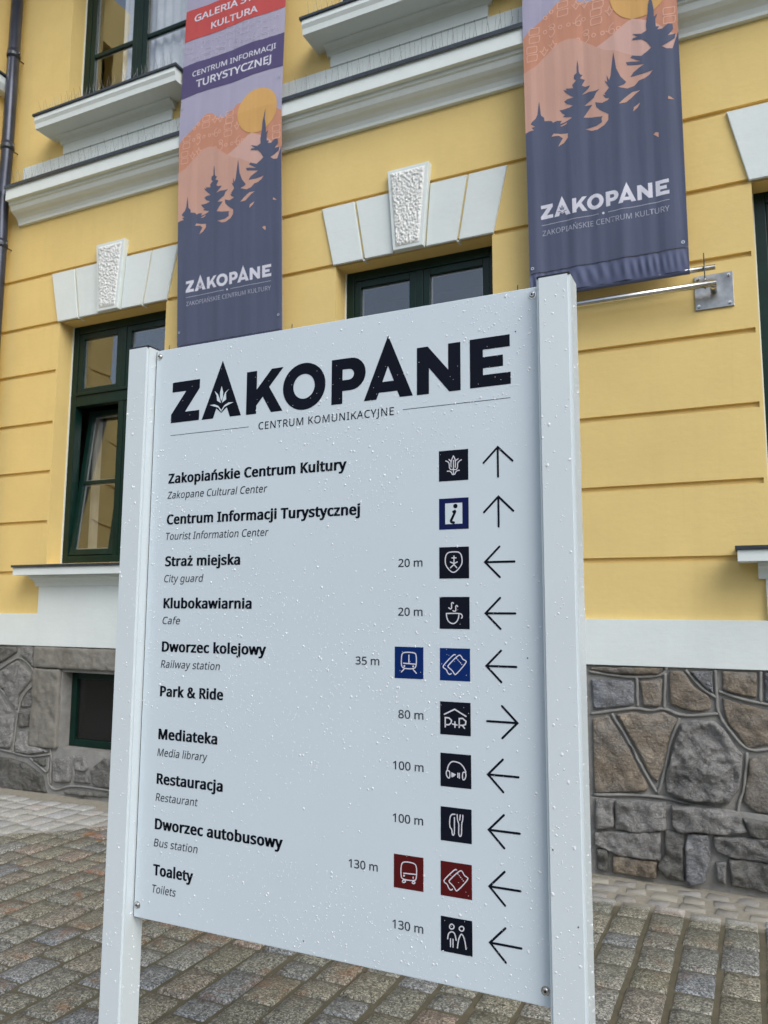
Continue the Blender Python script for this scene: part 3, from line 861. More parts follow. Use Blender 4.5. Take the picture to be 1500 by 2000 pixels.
def stone(poly, mat, y_edge, bulge, rough, seed, parent, inset=.006, step=.019, ytop=5.20):
    if area2(poly) < 0: poly = poly[::-1]
    P = resample(poly, step)
    # soften corners
    P = [(P[i - 1] + P[i] * 3 + P[(i + 1) % len(P)]) / 5 for i in range(len(P))]
    c = sum(P, Vector((0, 0))) / len(P)
    size = max((p - c).length for p in P)
    bm = bmesh.new()
    off = Vector((seed * 3.7, seed * 1.3, 0))
    def push(p, fr, k):
        q = Vector((p.x, p.y, 0)) * 1.0 + off
        w_ = q + Vector((mnoise.noise(q * 6), mnoise.noise(q * 6 + Vector((9, 2, 0))), 0)) * .05
        d4 = mnoise.voronoi(w_ * 7)[0]
        ridge = 1 - abs(mnoise.noise(w_ * 9)) * 2
        nse = mnoise.noise(q * 3.5) * .55 + mnoise.noise(q * 13) * .3 + (d4[1] - d4[0]) * .5 + ridge * .28 + mnoise.noise(q * 34) * .22 + mnoise.noise(q * 60) * .12 - .3
        return y_edge - bulge * fr - k * rough * nse
    n = len(P)
    def shrink(d_):
        out = []
        for i in range(n):
            t = (P[(i + 1) % n] - P[i - 1]).normalized()
            nn = Vector((-t.y, t.x))
            jit = mnoise.noise(Vector((P[i].x, P[i].y, 0)) * 15 + off) * .005
            out.append(P[i] + nn * (inset + jit + d_))
        return out
    R0, R1, R2 = shrink(0), shrink(.004), shrink(.013)
    from mathutils.geometry import delaunay_2d_cdt, intersect_point_tri_2d
    def inpoly(p, Q):
        c_ = False
        for a, b_ in zip(Q, Q[1:] + Q[:1]):
            if (a.y > p.y) != (b_.y > p.y) and p.x < (b_.x - a.x) * (p.y - a.y) / (b_.y - a.y) + a.x: c_ = not c_
        return c_
    x0, x1 = min(p.x for p in P), max(p.x for p in P)
    z0, z1 = min(p.y for p in P), max(p.y for p in P)
    inner = []
    R3 = shrink(.013 + step * .45)
    zz, row = z0, 0
    while zz < z1:
        xx = x0 + (row % 2) * step * .5
        while xx < x1:
            q = Vector((xx + mnoise.noise(Vector((xx * 91, zz * 87, 0))) * step * .3, zz + mnoise.noise(Vector((xx * 83, zz * 97, 5))) * step * .3))
            if inpoly(q, R3): inner.append(q)
            xx += step
        zz += step * .87
        row += 1
    co, _, fc, ov, _, _ = delaunay_2d_cdt(R2 + inner, [], [list(range(n))], 1, 1e-6)
    va = [bm.verts.new((p.x, ytop, p.y)) for p in R0]
    vb = [bm.verts.new((p.x, push(p, .35, .2), p.y)) for p in R0]
    vc = [bm.verts.new((p.x, push(p, .8, .75), p.y)) for p in R1]
    vd = [bm.verts.new((p.x, push(Vector((p.x, p.y)), 1.0, 1), p.y)) for p in co]
    m_ = {}
    for oi, lst in enumerate(ov):
        for q in lst: m_[q] = oi
    ve = [vd[m_[i]] for i in range(n)]
    for a, b_ in ((va, vb), (vb, vc), (vc, ve)):
        for i in range(n):
            q4 = (a[i], a[(i + 1) % n], b_[(i + 1) % n], b_[i])
            if len(set(q4)) == 4:
                try: bm.faces.new(q4)
                except ValueError: pass
    for f in fc:
        try: bm.faces.new([vd[i] for i in f])
        except ValueError: pass
    return finish("stone", bm, mat, parent, smooth=True)
mats_r = ['st_brown', 'st_blue', 'st_brown', 'st_brown', 'st_blue', 'st_brown', 'st_blue', 'st_brown', 'st_brown', 'st_brown', 'st_grey', 'st_brown']
for i, P in enumerate(STR):
    big = i == 10
    stone(P, M[mats_r[i]], 5.188, .05 if big else .022, .075 if big else .030, i + 1, plinth, .008, .014 if big else .018)
for i, P in enumerate(STRL):
    cx_ = sum(p[0] for p in P) / len(P)
    cz_ = sum(p[1] for p in P) / len(P)
    P = [(cx_ + (p[0] - cx_) * 1.05, cz_ + (p[1] - cz_) * (1.16 if i != 11 else 1.5)) for p in P]
    stone(P, M[('st_grey', 'st_grey', 'st_grey', 'st_dark', 'st_grey', 'st_dark', 'st_blue', 'st_grey', 'st_grey', 'st_dark', 'st_dark', 'st_brown')[i]], 5.152, .040, .055, i + 31, plinth, .004, .017, 5.17)
for i, P in enumerate(STL):
    stone(P, M[('st_dark', 'st_grey', 'st_grey', 'st_grey', 'st_grey', 'st_dark', 'st_grey', 'st_dark', 'st_dark', 'st_grey', 'st_grey', 'st_dark', 'st_grey', 'st_dark')[i]], 5.188, .026, .030, i + 61, plinth, .006)
# unseen stretches (behind the sign, right of the frame, far left) get rows of irregular stones
def filler(xa, xb, seed):
    rg = random.Random(seed)
    zs = [0.0, 0.2, 0.43, 0.70, 0.96, 1.25]
    for r in range(5):
        x = xa + rg.uniform(0, .05)
        while x < xb - .1:
            w_ = rg.uniform(.18, .42)
            x2 = min(x + w_, xb)
            z0, z1 = zs[r] + .01, zs[r + 1] - .012
            if not any(x < a[1] + .01 and x2 > a[0] - .01 and z0 < 1.08 and z1 > .34 for a in BAS):
                P = [(x + rg.uniform(0, .03), z0 + rg.uniform(0, .03)), ((x + x2) / 2, z0 + rg.uniform(-.005, .02)), (x2 - .016, z0 + rg.uniform(0, .03)), (x2 - .016 - rg.uniform(0, .04), z1 - rg.uniform(0, .03)), ((x + x2) / 2, z1 + rg.uniform(-.02, .005)), (x + rg.uniform(0, .04), z1)]
                stone(P, M[rg.choice(['st_brown', 'st_grey', 'st_blue', 'st_grey'])], 5.186, .03, .02, seed + x * 9, plinth, .006, .05)
            x = x2 + .012
filler(-4.78, -.995, 3)
filler(.175, 3.2, 8)
filler(-6.74, -6.42, 9)
# rough cast surround of the basement windows
for (a, b_) in BAS:
    rs = random.Random(4)
    def block(x0, x1, z0, z1, nm):
        P = [(x0, z0), ((x0 + x1) / 2, z0 + rs.uniform(-.006, .006)), (x1, z0), (x1, (z0 + z1) / 2), (x1, z1), ((x0 + x1) / 2, z1 + rs.uniform(-.006, .006)), (x0, z1), (x0 + rs.uniform(-.006, .006), (z0 + z1) / 2)]
        o = stone(P, M['surround'], 5.186, .03, .022, 90 + x0, plinth, 0.0)
        o.name = nm
    b2 = NB('weathered_stone_surround')
    b2.set(color=b2.ramp(b2.noise(5, 8, .72), [(.3, (.13, .122, .10)), (.5, (.20, .19, .165)), (.75, (.27, .26, .235))]), rough=.85)
    b2.bump(b2.math('ADD', b2.noise(22, 6, .7), b2.math('MULTIPLY', b2.noise(120, 4), .3)), .8, .01)
    M['surround'] = M.get('surround') or b2.m
    block(a - .345, b_ + .345, 1.065, 1.250, "lintel")
    block(a - .345, a - .012, .375, 1.06, "jamb_stone")
    block(b_ + .012, b_ + .345, .375, 1.06, "jamb_stone")
    wn = empty("window", (0, 0, 0), bld)
    bm = bmesh.new()
    frame_ring(bm, a + .002, b_ - .002, .388, 1.033, .062, 5.30, 5.35)
    finish("window_frame", bm, M['green'], wn)
    box("pane", a + .066, b_ - .066, 5.325, 5.331, .452, .969, M['glass_low'], wn)
    bm = bmesh.new()
    frame_ring(bm, a + .063, b_ - .063, .449, .972, .016, 5.334, 5.342, 0)
    finish("spacer", bm, M['spacer'], wn)
# raised pointing between the stones
for L in BEADS:
    P = [Vector(p) for p in L]
    for _ in range(2):
        Q = [P[0]]
        for u, v in zip(P, P[1:]): Q += [u * .75 + v * .25, u * .25 + v * .75]
        P = Q + [P[-1]]
    bm = bmesh.new()
    pts = [(p.x + .004 * mnoise.noise(Vector((p.x * 19, p.y * 19, 8))), 5.184 + .003 * mnoise.noise(Vector((p.x * 9, p.y * 9, 0))), p.y) for p in P]
    rr = [.0095 * (1 + .35 * mnoise.noise(Vector((p.x * 23, p.y * 23, 3)))) for p in P]
    tube_into(bm, pts, rr, 8)
    finish("pointing", bm, M['bead'], plinth, smooth=True)

# ---------------------------------------------------------------- downpipe in the corner
dp = empty("downpipe", (-6.58, 5.075, 0), bld)
PX, PY, PR = 0, 0, .058
tube("pipe_run", [(0, 0, .25), (0, 0, 2.4), (0, 0, 5.2), (-.012, -.0, 5.45), (-.012, -.0, 5.8), (0, 0, 6.05), (0, 0, 9.0)], PR, M['pipe'], dp, 24)
for z in (1.4, 3.25, 5.12, 6.15, 7.15, 8.2):
    tube("pipe_joint", [(0, 0, z), (0, 0, z + .085)], PR + .005, M['pipe'], dp, 24)
    bm = bmesh.new()
    tube_into(bm, [(0, 0, z + .02), (0, 0, z + .045)], PR + .009, 20)
    tube_into(bm, [(0, PR, z + .03), (0, .125, z + .03)], .006, 8)
    tube_into(bm, [(PR, .01, z + .03), (PR + .035, -.01, z + .03)], .005, 8)
    tube_into(bm, [(PR + .035, -.01, z + .018), (PR + .035, -.01, z + .042)], .009, 6)
    finish("pipe_clamp", bm, M['metal_dark'], dp)

# ================================================================ flat print helpers
def ribbon(bm, pts, w, y, closed=False, cap=True):
    """flat stroke with mitred joints in the x-z plane at depth y"""
    P = [Vector(p) for p in pts]
    if closed and (P[0] - P[-1]).length < 1e-6: P = P[:-1]
    n = len(P)
    L, Rr = [], []
    for i in range(n):
        if closed: a, b_ = P[i - 1], P[(i + 1) % n]
        else: a, b_ = P[max(i - 1, 0)], P[min(i + 1, n - 1)]
        d1 = (P[i] - a) if (P[i] - a).length > 1e-9 else (b_ - P[i])
        d2 = (b_ - P[i]) if (b_ - P[i]).length > 1e-9 else d1
        d1, d2 = d1.normalized(), d2.normalized()
        n1 = Vector((-d1.y, d1.x))
        n2 = Vector((-d2.y, d2.x))
        m_ = (n1 + n2)
        m_ = m_.normalized() if m_.length > 1e-6 else n1
        k = min(2.2, 1 / max(.2, m_.dot(n1)))
        L.append(P[i] + m_ * w / 2 * k)
        Rr.append(P[i] - m_ * w / 2 * k)
    vl = [bm.verts.new((p.x, y, p.y)) for p in L]
    vr = [bm.verts.new((p.x, y, p.y)) for p in Rr]
    for i in range(n if closed else n - 1):
        j = (i + 1) % n
        bm.faces.new((vl[i], vl[j], vr[j], vr[i]))
    if cap and not closed:
        for i, k in ((0, 1), (n - 1, n - 2)):
            d = (P[i] - P[k]).normalized()
            nn = Vector((-d.y, d.x))
            arc = [P[i] + nn * w / 2 * math.cos(t) + d * w / 2 * math.sin(t) for t in [math.pi * q / 6 for q in range(1, 6)]]
            vs = [bm.verts.new((p.x, y, p.y)) for p in arc]
            A, B_ = (vl[i], vr[i]) if i == 0 else (vl[i], vr[i])
            s = 1 if (Vector((vl[i].co.x, vl[i].co.z)) - (P[i] + nn * w / 2)).length < 1e-5 + w * .3 else -1
            seq = [A] + (vs if s == 1 else vs[::-1]) + [B_]
            try: bm.faces.new(seq)
            except ValueError: pass

def chaikin(L, it=2):
    P = [Vector(p) for p in L]
    closed = (P[0] - P[-1]).length < 1e-4
    for _ in range(it):
        if closed:
            Q = []
            C = P[:-1]
            for i in range(len(C)):
                u, v = C[i], C[(i + 1) % len(C)]
                Q += [u * .75 + v * .25, u * .25 + v * .75]
            P = Q + [Q[0]]
        else:
            Q = [P[0]]
            for u, v in zip(P, P[1:]): Q += [u * .75 + v * .25, u * .25 + v * .75]
            P = Q + [P[-1]]
    return [(p.x, p.y) for p in P]

def filled(name, loops, y, parent, mat, thick=0.0, cut=None):
    """filled 2D outline (holes by even-odd) as a mesh facing the viewer"""
    c = bpy.data.curves.new("tmp", 'CURVE')
    c.dimensions = '2D'
    c.fill_mode = 'BOTH'
    for L in loops:
        s = c.splines.new('POLY')
        s.points.add(len(L) - 1)
        for p, q in zip(s.points, L): p.co = (q[0], q[1], 0, 1)
        s.use_cyclic_u = True
    o = bpy.data.objects.new("tmp", c)
    col.objects.link(o)
    dg = bpy.context.evaluated_depsgraph_get()
    me = bpy.data.meshes.new_from_object(o.evaluated_get(dg))
    bpy.data.objects.remove(o)
    bpy.data.curves.remove(c)
    me.name = name
    me.transform(Matrix(((1, 0, 0, 0), (0, 0, -1, y), (0, 1, 0, 0), (0, 0, 0, 1))))
    me.materials.clear()
    return link(name, me, mat, parent)

import os
try:
    FONT = bpy.data.fonts.load(os.path.join(bpy.utils.system_resource('DATAFILES', path='fonts'), 'NotoSansHebrew-Regular.woff2'))
except Exception:
    FONT = None

def text_mesh(body, bold=0.0, shear=0.0, spacing=1.0):
    c = bpy.data.curves.new("tmp", 'FONT')
    c.body = body
    if FONT: c.font = FONT
    c.size = 1.0
    c.offset = bold
    c.shear = shear
    c.space_character = spacing
    c.resolution_u = 4
    o = bpy.data.objects.new("tmp", c)
    col.objects.link(o)
    dg = bpy.context.evaluated_depsgraph_get()
    me = bpy.data.meshes.new_from_object(o.evaluated_get(dg))
    bpy.data.objects.remove(o)
    bpy.data.curves.remove(c)
    me.materials.clear()
    return me
def embolden(me, w):
    """thicken flat glyphs by a ribbon round every outline"""
    bm = bmesh.new()
    bm.from_mesh(me)
    bmesh.ops.remove_doubles(bm, verts=bm.verts, dist=1e-5)
    be = [e for e in bm.edges if len(e.link_faces) == 1]
    adj = {}
    for e in be:
        for v in e.verts: adj.setdefault(v.index, []).append(e)
    seen = set()
    loops = []
    bm.verts.ensure_lookup_table()
    for e0 in be:
        if e0.index in seen: continue
        seen.add(e0.index)
        a, cur = e0.verts[0], e0.verts[1]
        L = [a.co.copy(), cur.co.copy()]
        start = a
        while cur != start:
            nx = [e for e in adj[cur.index] if e.index not in seen]
            if not nx: break
            seen.add(nx[0].index)
            cur = nx[0].other_vert(cur)
            L.append(cur.co.copy())
        loops.append([(p.x, p.y) for p in L])
    bm.free()
    rb = bmesh.new()
    for L in loops:
        if len(L) > 3: ribbon(rb, L, w, 0, closed=True)
    tmp = bpy.data.meshes.new("tmp")
    # ribbon lives in x-z, bring it to x-y, a hair in front of the fill
    for v in rb.verts: v.co = (v.co.x, v.co.z, 0.004)
    bm = bmesh.new()
    bm.from_mesh(me)
    rb.to_mesh(tmp)
    rb.free()
    bm.from_mesh(tmp)
    bm.to_mesh(me)
    bm.free()
    bpy.data.meshes.remove(tmp)

def fat(me, b_):
    """heavier uprights than crossbars, so that dots and accents stay open"""
    me.transform(Matrix.Diagonal((.48, 1, 1, 1)))
    embolden(me, b_ * .96)
    me.transform(Matrix.Diagonal((1 / .48, 1, 1, 1)))

_cap = {}
def lettering(body, x, z, width, cap, y, parent, mat, bold=0.0, shear=0.0, spacing=1.0, name="lettering"):
    me = text_mesh(body, 0, shear, spacing)
    if bold > .02: fat(me, bold)
    elif bold > 0: embolden(me, bold * 2)
    key = (round(bold, 4))
    if key not in _cap:
        h = text_mesh("H", 0)
        if bold > .02: fat(h, bold)
        elif bold > 0: embolden(h, bold * 2)
        _cap[key] = (max(v.co.y for v in h.vertices), min(v.co.y for v in h.vertices))
        bpy.data.meshes.remove(h)
    top, bot = _cap[key]
    x0 = min(v.co.x for v in me.vertices)
    x1 = max(v.co.x for v in me.vertices)
    sx = width / (x1 - x0)
    sz = cap / (top - bot)
    me.transform(Matrix(((sx, 0, 0, x - x0 * sx), (0, 0, -.02, y), (0, sz, 0, z - bot * sz), (0, 0, 0, 1))))
    me.name = name
    return link(name, me, mat, parent)

# ZAKOPANE logo outlines, origin at the lower left of the Z, 0.97 wide
Zx, Zz = -1.443, 2.1075
def ell(cx, cz, rx, rz, n=40): return [(cx + rx * math.cos(2 * math.pi * k / n), cz + rz * math.sin(2 * math.pi * k / n)) for k in range(n)]
def bowl(x0, zt, zb, xc_, n=12):
    """right half round between heights zt and zb starting at x = xc_"""
    r = (zt - zb) / 2
    return [(xc_ + x0 * math.sin(math.pi * k / n), (zt + zb) / 2 + r * math.cos(math.pi * k / n)) for k in range(n + 1)]
LOGO = [
    [[(-1.441, 2.224), (-1.347, 2.224), (-1.347, 2.199), (-1.395, 2.137), (-1.346, 2.137), (-1.346, 2.109), (-1.443, 2.109), (-1.443, 2.133), (-1.393, 2.196), (-1.441, 2.196)]],
    [[(-1.272, 2.266), (-1.208, 2.108), (-1.244, 2.108), (-1.2545, 2.135), (-1.272, 2.121), (-1.289, 2.135), (-1.299, 2.108), (-1.337, 2.108)]],
    [[(-1.192, 2.223), (-1.160, 2.223), (-1.160, 2.172), (-1.114, 2.223), (-1.078, 2.223), (-1.121, 2.175), (-1.079, 2.107), (-1.114, 2.107), (-1.1405, 2.151), (-1.160, 2.129), (-1.160, 2.107), (-1.192, 2.107)]],
    [ell(-1.0155, 2.164, .063, .0615), ell(-1.0155, 2.164, .0315, .0325)],
    [[(-.935, 2.2215)] + bowl(.0415, 2.2215, 2.1385, -.881) + [(-.904, 2.1385), (-.904, 2.106), (-.935, 2.106)], [(-.904, 2.1935)] + bowl(.0140, 2.1935, 2.1660, -.886) + [(-.904, 2.1660)]],
    [[(-.779, 2.264), (-.7135, 2.106), (-.7475, 2.106), (-.7545, 2.1225), (-.803, 2.1225), (-.810, 2.106), (-.844, 2.106)], [(-.779, 2.187), (-.7635, 2.1485), (-.794, 2.1485)]],
    [[(-.703, 2.221), (-.675, 2.221), (-.6235, 2.158), (-.6235, 2.221), (-.593, 2.221), (-.593, 2.105), (-.621, 2.105), (-.672, 2.168), (-.672, 2.105), (-.703, 2.105)]],
    [[(-.570, 2.222), (-.4745, 2.222), (-.4745, 2.194), (-.5385, 2.194), (-.5385, 2.1765), (-.491, 2.1765), (-.491, 2.150), (-.5385, 2.150), (-.5385, 2.134), (-.4735, 2.134), (-.4735, 2.106), (-.570, 2.106)]],
]
PETALS = [[(-1.273, 2.195), (-1.2675, 2.178), (-1.268, 2.163), (-1.2725, 2.153), (-1.277, 2.163), (-1.278, 2.178)], [(-1.296, 2.184), (-1.285, 2.174), (-1.277, 2.158), (-1.274, 2.148), (-1.287, 2.156), (-1.289, 2.17)], [(-1.249, 2.184), (-1.258, 2.174), (-1.257, 2.156), (-1.271, 2.148), (-1.268, 2.160), (-1.261, 2.176)],
          [(-1.311, 2.146), (-1.296, 2.147), (-1.282, 2.141), (-1.273, 2.130), (-1.272, 2.123), (-1.282, 2.136), (-1.293, 2.14)], [(-1.233, 2.146), (-1.249, 2.147), (-1.262, 2.141), (-1.271, 2.130), (-1.272, 2.123), (-1.262, 2.136), (-1.251, 2.14)]]
def logo(x, z, s, y, parent, mat, mat_petal, dy, name="logo_letter"):
    f = lambda L: [(x + (p[0] - Zx) * s, z + (p[1] - Zz) * s) for p in L]
    out = []
    for G in LOGO: out.append(filled(name, [f(L) for L in G], y, parent, mat))
    for Pq in PETALS: out.append(filled("petal", [f(Pq)], y - dy, parent, mat_petal))
    return out

# ================================================================ BANNERS
BT = {"trees":[[-0.001,4.873],[0.02,4.881],[0.061,4.882],[0.045,4.903],[0.07,4.905],[0.038,4.93],[0.05,4.944],[0.075,4.962],[0.088,4.992],[0.094,5.041],[0.101,5.081],[0.106,5.038],[0.111,4.978],[0.132,4.956],[0.135,4.93],[0.159,4.925],[0.183,4.917],[0.194,4.901],[0.222,4.906],[0.254,4.899],[0.241,4.88],[0.277,4.883],[0.312,4.894],[0.324,4.903],[0.293,4.912],[0.262,4.924],[0.278,4.932],[0.259,4.95],[0.24,4.976],[0.264,4.974],[0.303,4.975],[0.335,4.983],[0.296,5.003],[0.275,5.028],[0.297,5.039],[0.34,5.039],[0.31,5.064],[0.283,5.092],[0.272,5.112],[0.296,5.1],[0.288,5.116],[0.339,5.105],[0.333,5.128],[0.344,5.141],[0.36,5.153],[0.345,5.17],[0.348,5.194],[0.366,5.205],[0.367,5.246],[0.373,5.294],[0.379,5.251],[0.38,5.209],[0.388,5.19],[0.404,5.182],[0.387,5.162],[0.418,5.144],[0.397,5.109],[0.416,5.096],[0.451,5.094],[0.439,5.077],[0.395,5.044],[0.438,5.052],[0.484,5.047],[0.513,5.051],[0.487,5.03],[0.474,5.001],[0.435,4.979],[0.408,4.963],[0.461,4.954],[0.433,4.923],[0.401,4.883],[0.454,4.868],[0.526,4.857],[0.518,4.843],[0.521,4.818],[0.482,4.8],[0.41,4.799],[0.451,4.776],[0.489,4.774],[0.535,4.794],[0.562,4.823],[0.564,4.863],[0.538,4.882],[0.509,4.906],[0.487,4.932],[0.481,4.967],[0.526,4.95],[0.564,4.96],[0.572,4.97],[0.549,4.976],[0.531,5.005],[0.55,4.996],[0.543,5.01],[0.574,5.042],[0.553,5.084],[0.548,5.098],[0.564,5.085],[0.562,5.135],[0.576,5.094],[0.588,5.123],[0.599,5.201],[0.611,5.278],[0.618,5.227],[0.625,5.161],[0.651,5.096],[0.686,5.05],[0.671,5.038],[0.63,5.03],[0.692,5.004],[0.736,5.011],[0.766,5.038],[0.803,5.043],[0.832,5.059],[0.855,5.084],[0.797,5.077],[0.713,5.078],[0.732,5.104],[0.77,5.125],[0.803,5.139],[0.756,5.149],[0.698,5.163],[0.688,5.186],[0.721,5.182],[0.786,5.164],[0.718,5.209],[0.73,5.222],[0.787,5.2],[0.824,5.221],[0.851,5.24],[0.827,5.284],[0.799,5.313],[0.734,5.329],[0.738,5.34],[0.771,5.338],[0.735,5.369],[0.793,5.351],[0.826,5.364],[0.824,5.405],[0.838,5.473],[0.843,5.536],[0.873,5.656],[0.866,5.568],[0.875,5.501],[0.877,5.444],[0.899,5.457],[0.883,5.426],[0.885,5.373],[0.906,5.366],[0.891,5.35],[0.923,5.345],[0.96,5.369],[0.987,5.36],[0.99,5.327],[0.956,5.29],[1.002,5.292],[0.997,5.262],[0.947,5.238],[0.915,5.228],[0.946,5.203],[0.981,5.196],[1.023,5.192]],"holes":[[[0.179,4.806],[0.196,4.822],[0.243,4.806],[0.293,4.797],[0.292,4.768],[0.264,4.738],[0.224,4.722],[0.257,4.773],[0.234,4.795]],[[0.633,4.912],[0.667,4.939],[0.697,4.958],[0.724,4.971],[0.771,4.969],[0.741,4.954],[0.719,4.936],[0.681,4.911]],[[0.722,4.839],[0.727,4.866],[0.768,4.886],[0.752,4.859]],[[0.939,4.862],[0.943,4.881],[0.96,4.868],[0.977,4.85]],[[0.841,4.65],[0.856,4.661],[0.873,4.653],[0.872,4.622]],[[0.241,4.864],[0.292,4.875],[0.284,4.865],[0.252,4.858]]],"orange":[[0.012,5.58],[0.043,5.61],[0.125,5.657],[0.186,5.702],[0.237,5.751],[0.284,5.773],[0.333,5.767],[0.37,5.737],[0.426,5.69],[0.469,5.685],[0.519,5.718],[0.561,5.745],[0.593,5.774],[0.644,5.771],[0.731,5.718],[0.972,5.628],[1.013,5.603],[1.049,5.582]],"pink":[[-0.009,5.312],[0.074,5.334],[0.133,5.376],[0.199,5.423],[0.256,5.46],[0.319,5.465],[0.374,5.448],[0.427,5.41],[0.502,5.349],[0.554,5.313],[0.621,5.288],[0.694,5.245],[0.766,5.207],[0.871,5.134],[1.016,5.043]],"light":[[0.502,5.349],[0.541,5.366],[0.61,5.401],[0.664,5.441],[0.709,5.467],[0.739,5.477],[0.776,5.461],[0.819,5.439],[0.882,5.402],[0.951,5.332],[1.033,5.266]],"glyphs":[["B",0.081,5.57],["o",0.157,5.57],["k",0.207,5.564],["o",0.263,5.571],["o",0.321,5.569],["l",0.382,5.57],["o",0.423,5.576],["B",0.506,5.567],["f",0.594,5.575],["B",0.061,5.44],["f",0.146,5.431],["f",0.208,5.454],["o",0.381,5.441],["k",0.436,5.449],["o",0.486,5.441],["o",0.545,5.437],["l",0.6,5.441],["o",0.649,5.438],["o",0.162,5.672],["o",0.205,5.702],["B",0.283,5.701],["f",0.374,5.691],["f",0.429,5.685],["B",0.521,5.678],["B",0.969,5.429]]}
LOGO_Z, B0, B1 = 4.236, 3.705, 8.02
def yb(z):
    if z < 5.68: return 5.07 + (z - 3.72) / 1.96 * (-.088)
    return 4.982 + (z - 5.68) * .032
def fold(u, z, seed):
    a = .5 + .5 * max(0, 1 - abs(z - 3.9) / 1.2)
    w = .0042 * math.sin(u * 21 + seed + z * .35) + .003 * math.sin(u * 43 + 1.7 * seed - z * .5) + .0016 * math.sin(u * 77 + z * .8 + seed)
    touch = min(1, abs(z - 5.68) / .25 + .15)
    edge = min(1, u / .03, (1.02 - u) / .03)
    return AMP * w * a * touch * (.4 + .6 * max(0, edge)) - (.010 * math.sin(math.pi * u / 1.02)) * .5
def drape(bm_or_me, X0, scale, seed, lift):
    for v in bm_or_me.vertices:
        u, z = v.co.x, v.co.z
        v.co = (u * scale, yb(z) - 5.07 + fold(u, z, seed) - lift, z)
def slice_mesh(me, dx=.02, dz=.08):
    bm = bmesh.new()
    bm.from_mesh(me)
    xs = [v.co.x for v in bm.verts]
    zs = [v.co.z for v in bm.verts]
    x0, x1, z0, z1 = min(xs), max(xs), min(zs), max(zs)
    k = math.floor(x0 / dx) + 1
    while k * dx < x1:
        bmesh.ops.bisect_plane(bm, geom=bm.verts[:] + bm.edges[:] + bm.faces[:], plane_co=(k * dx, 0, 0), plane_no=(1, 0, 0), dist=1e-6)
        k += 1
    k = math.floor(z0 / dz) + 1
    while k * dz < z1:
        bmesh.ops.bisect_plane(bm, geom=bm.verts[:] + bm.edges[:] + bm.faces[:], plane_co=(0, 0, k * dz), plane_no=(0, 0, 1), dist=1e-6)
        k += 1
    bm.to_mesh(me)
    bm.free()
BW = 1.02
def glyph(kind, u, z, s=1.0):
    out = []
    if kind == 'B':
        for dz in (.030, -.030):
            out.append([(u - .036, z + dz - .022), (u + .030, z + dz - .026), (u + .036, z + dz - .012), (u + .036, z + dz + .018), (u - .030, z + dz + .024), (u - .036, z + dz + .012), (u - .036, z + dz - .022)])
    elif kind == 'o':
        out.append(ell(u, z, .0125, .0125, 12) + [(u + .0125, z)])
    elif kind == 'k':
        out.append(chaikin([(u - .025, z + .035), (u + .005, z + .05), (u + .022, z + .03), (u + .005, z + .005), (u - .018, z + .012), (u - .012, z + .03), (u + .012, z + .012), (u + .02, z - .02), (u - .012, z - .05), (u - .02, z - .03)], 1))
    elif kind == 'l':
        out.append(chaikin([(u + .02, z + .045), (u - .012, z + .02), (u - .015, z - .02), (u + .012, z - .035), (u + .028, z - .008), (u + .005, z + .008), (u - .022, z - .01), (u - .034, z + .006)], 1))
    elif kind == 'f':
        out.append([(u, z - .03), (u - .012, z - .008), (u - .028, z + .012), (u - .008, z + .006), (u + .002, z + .036), (u + .012, z + .006), (u + .028, z + .006), (u + .012, z - .012), (u, z - .03)])
    return out
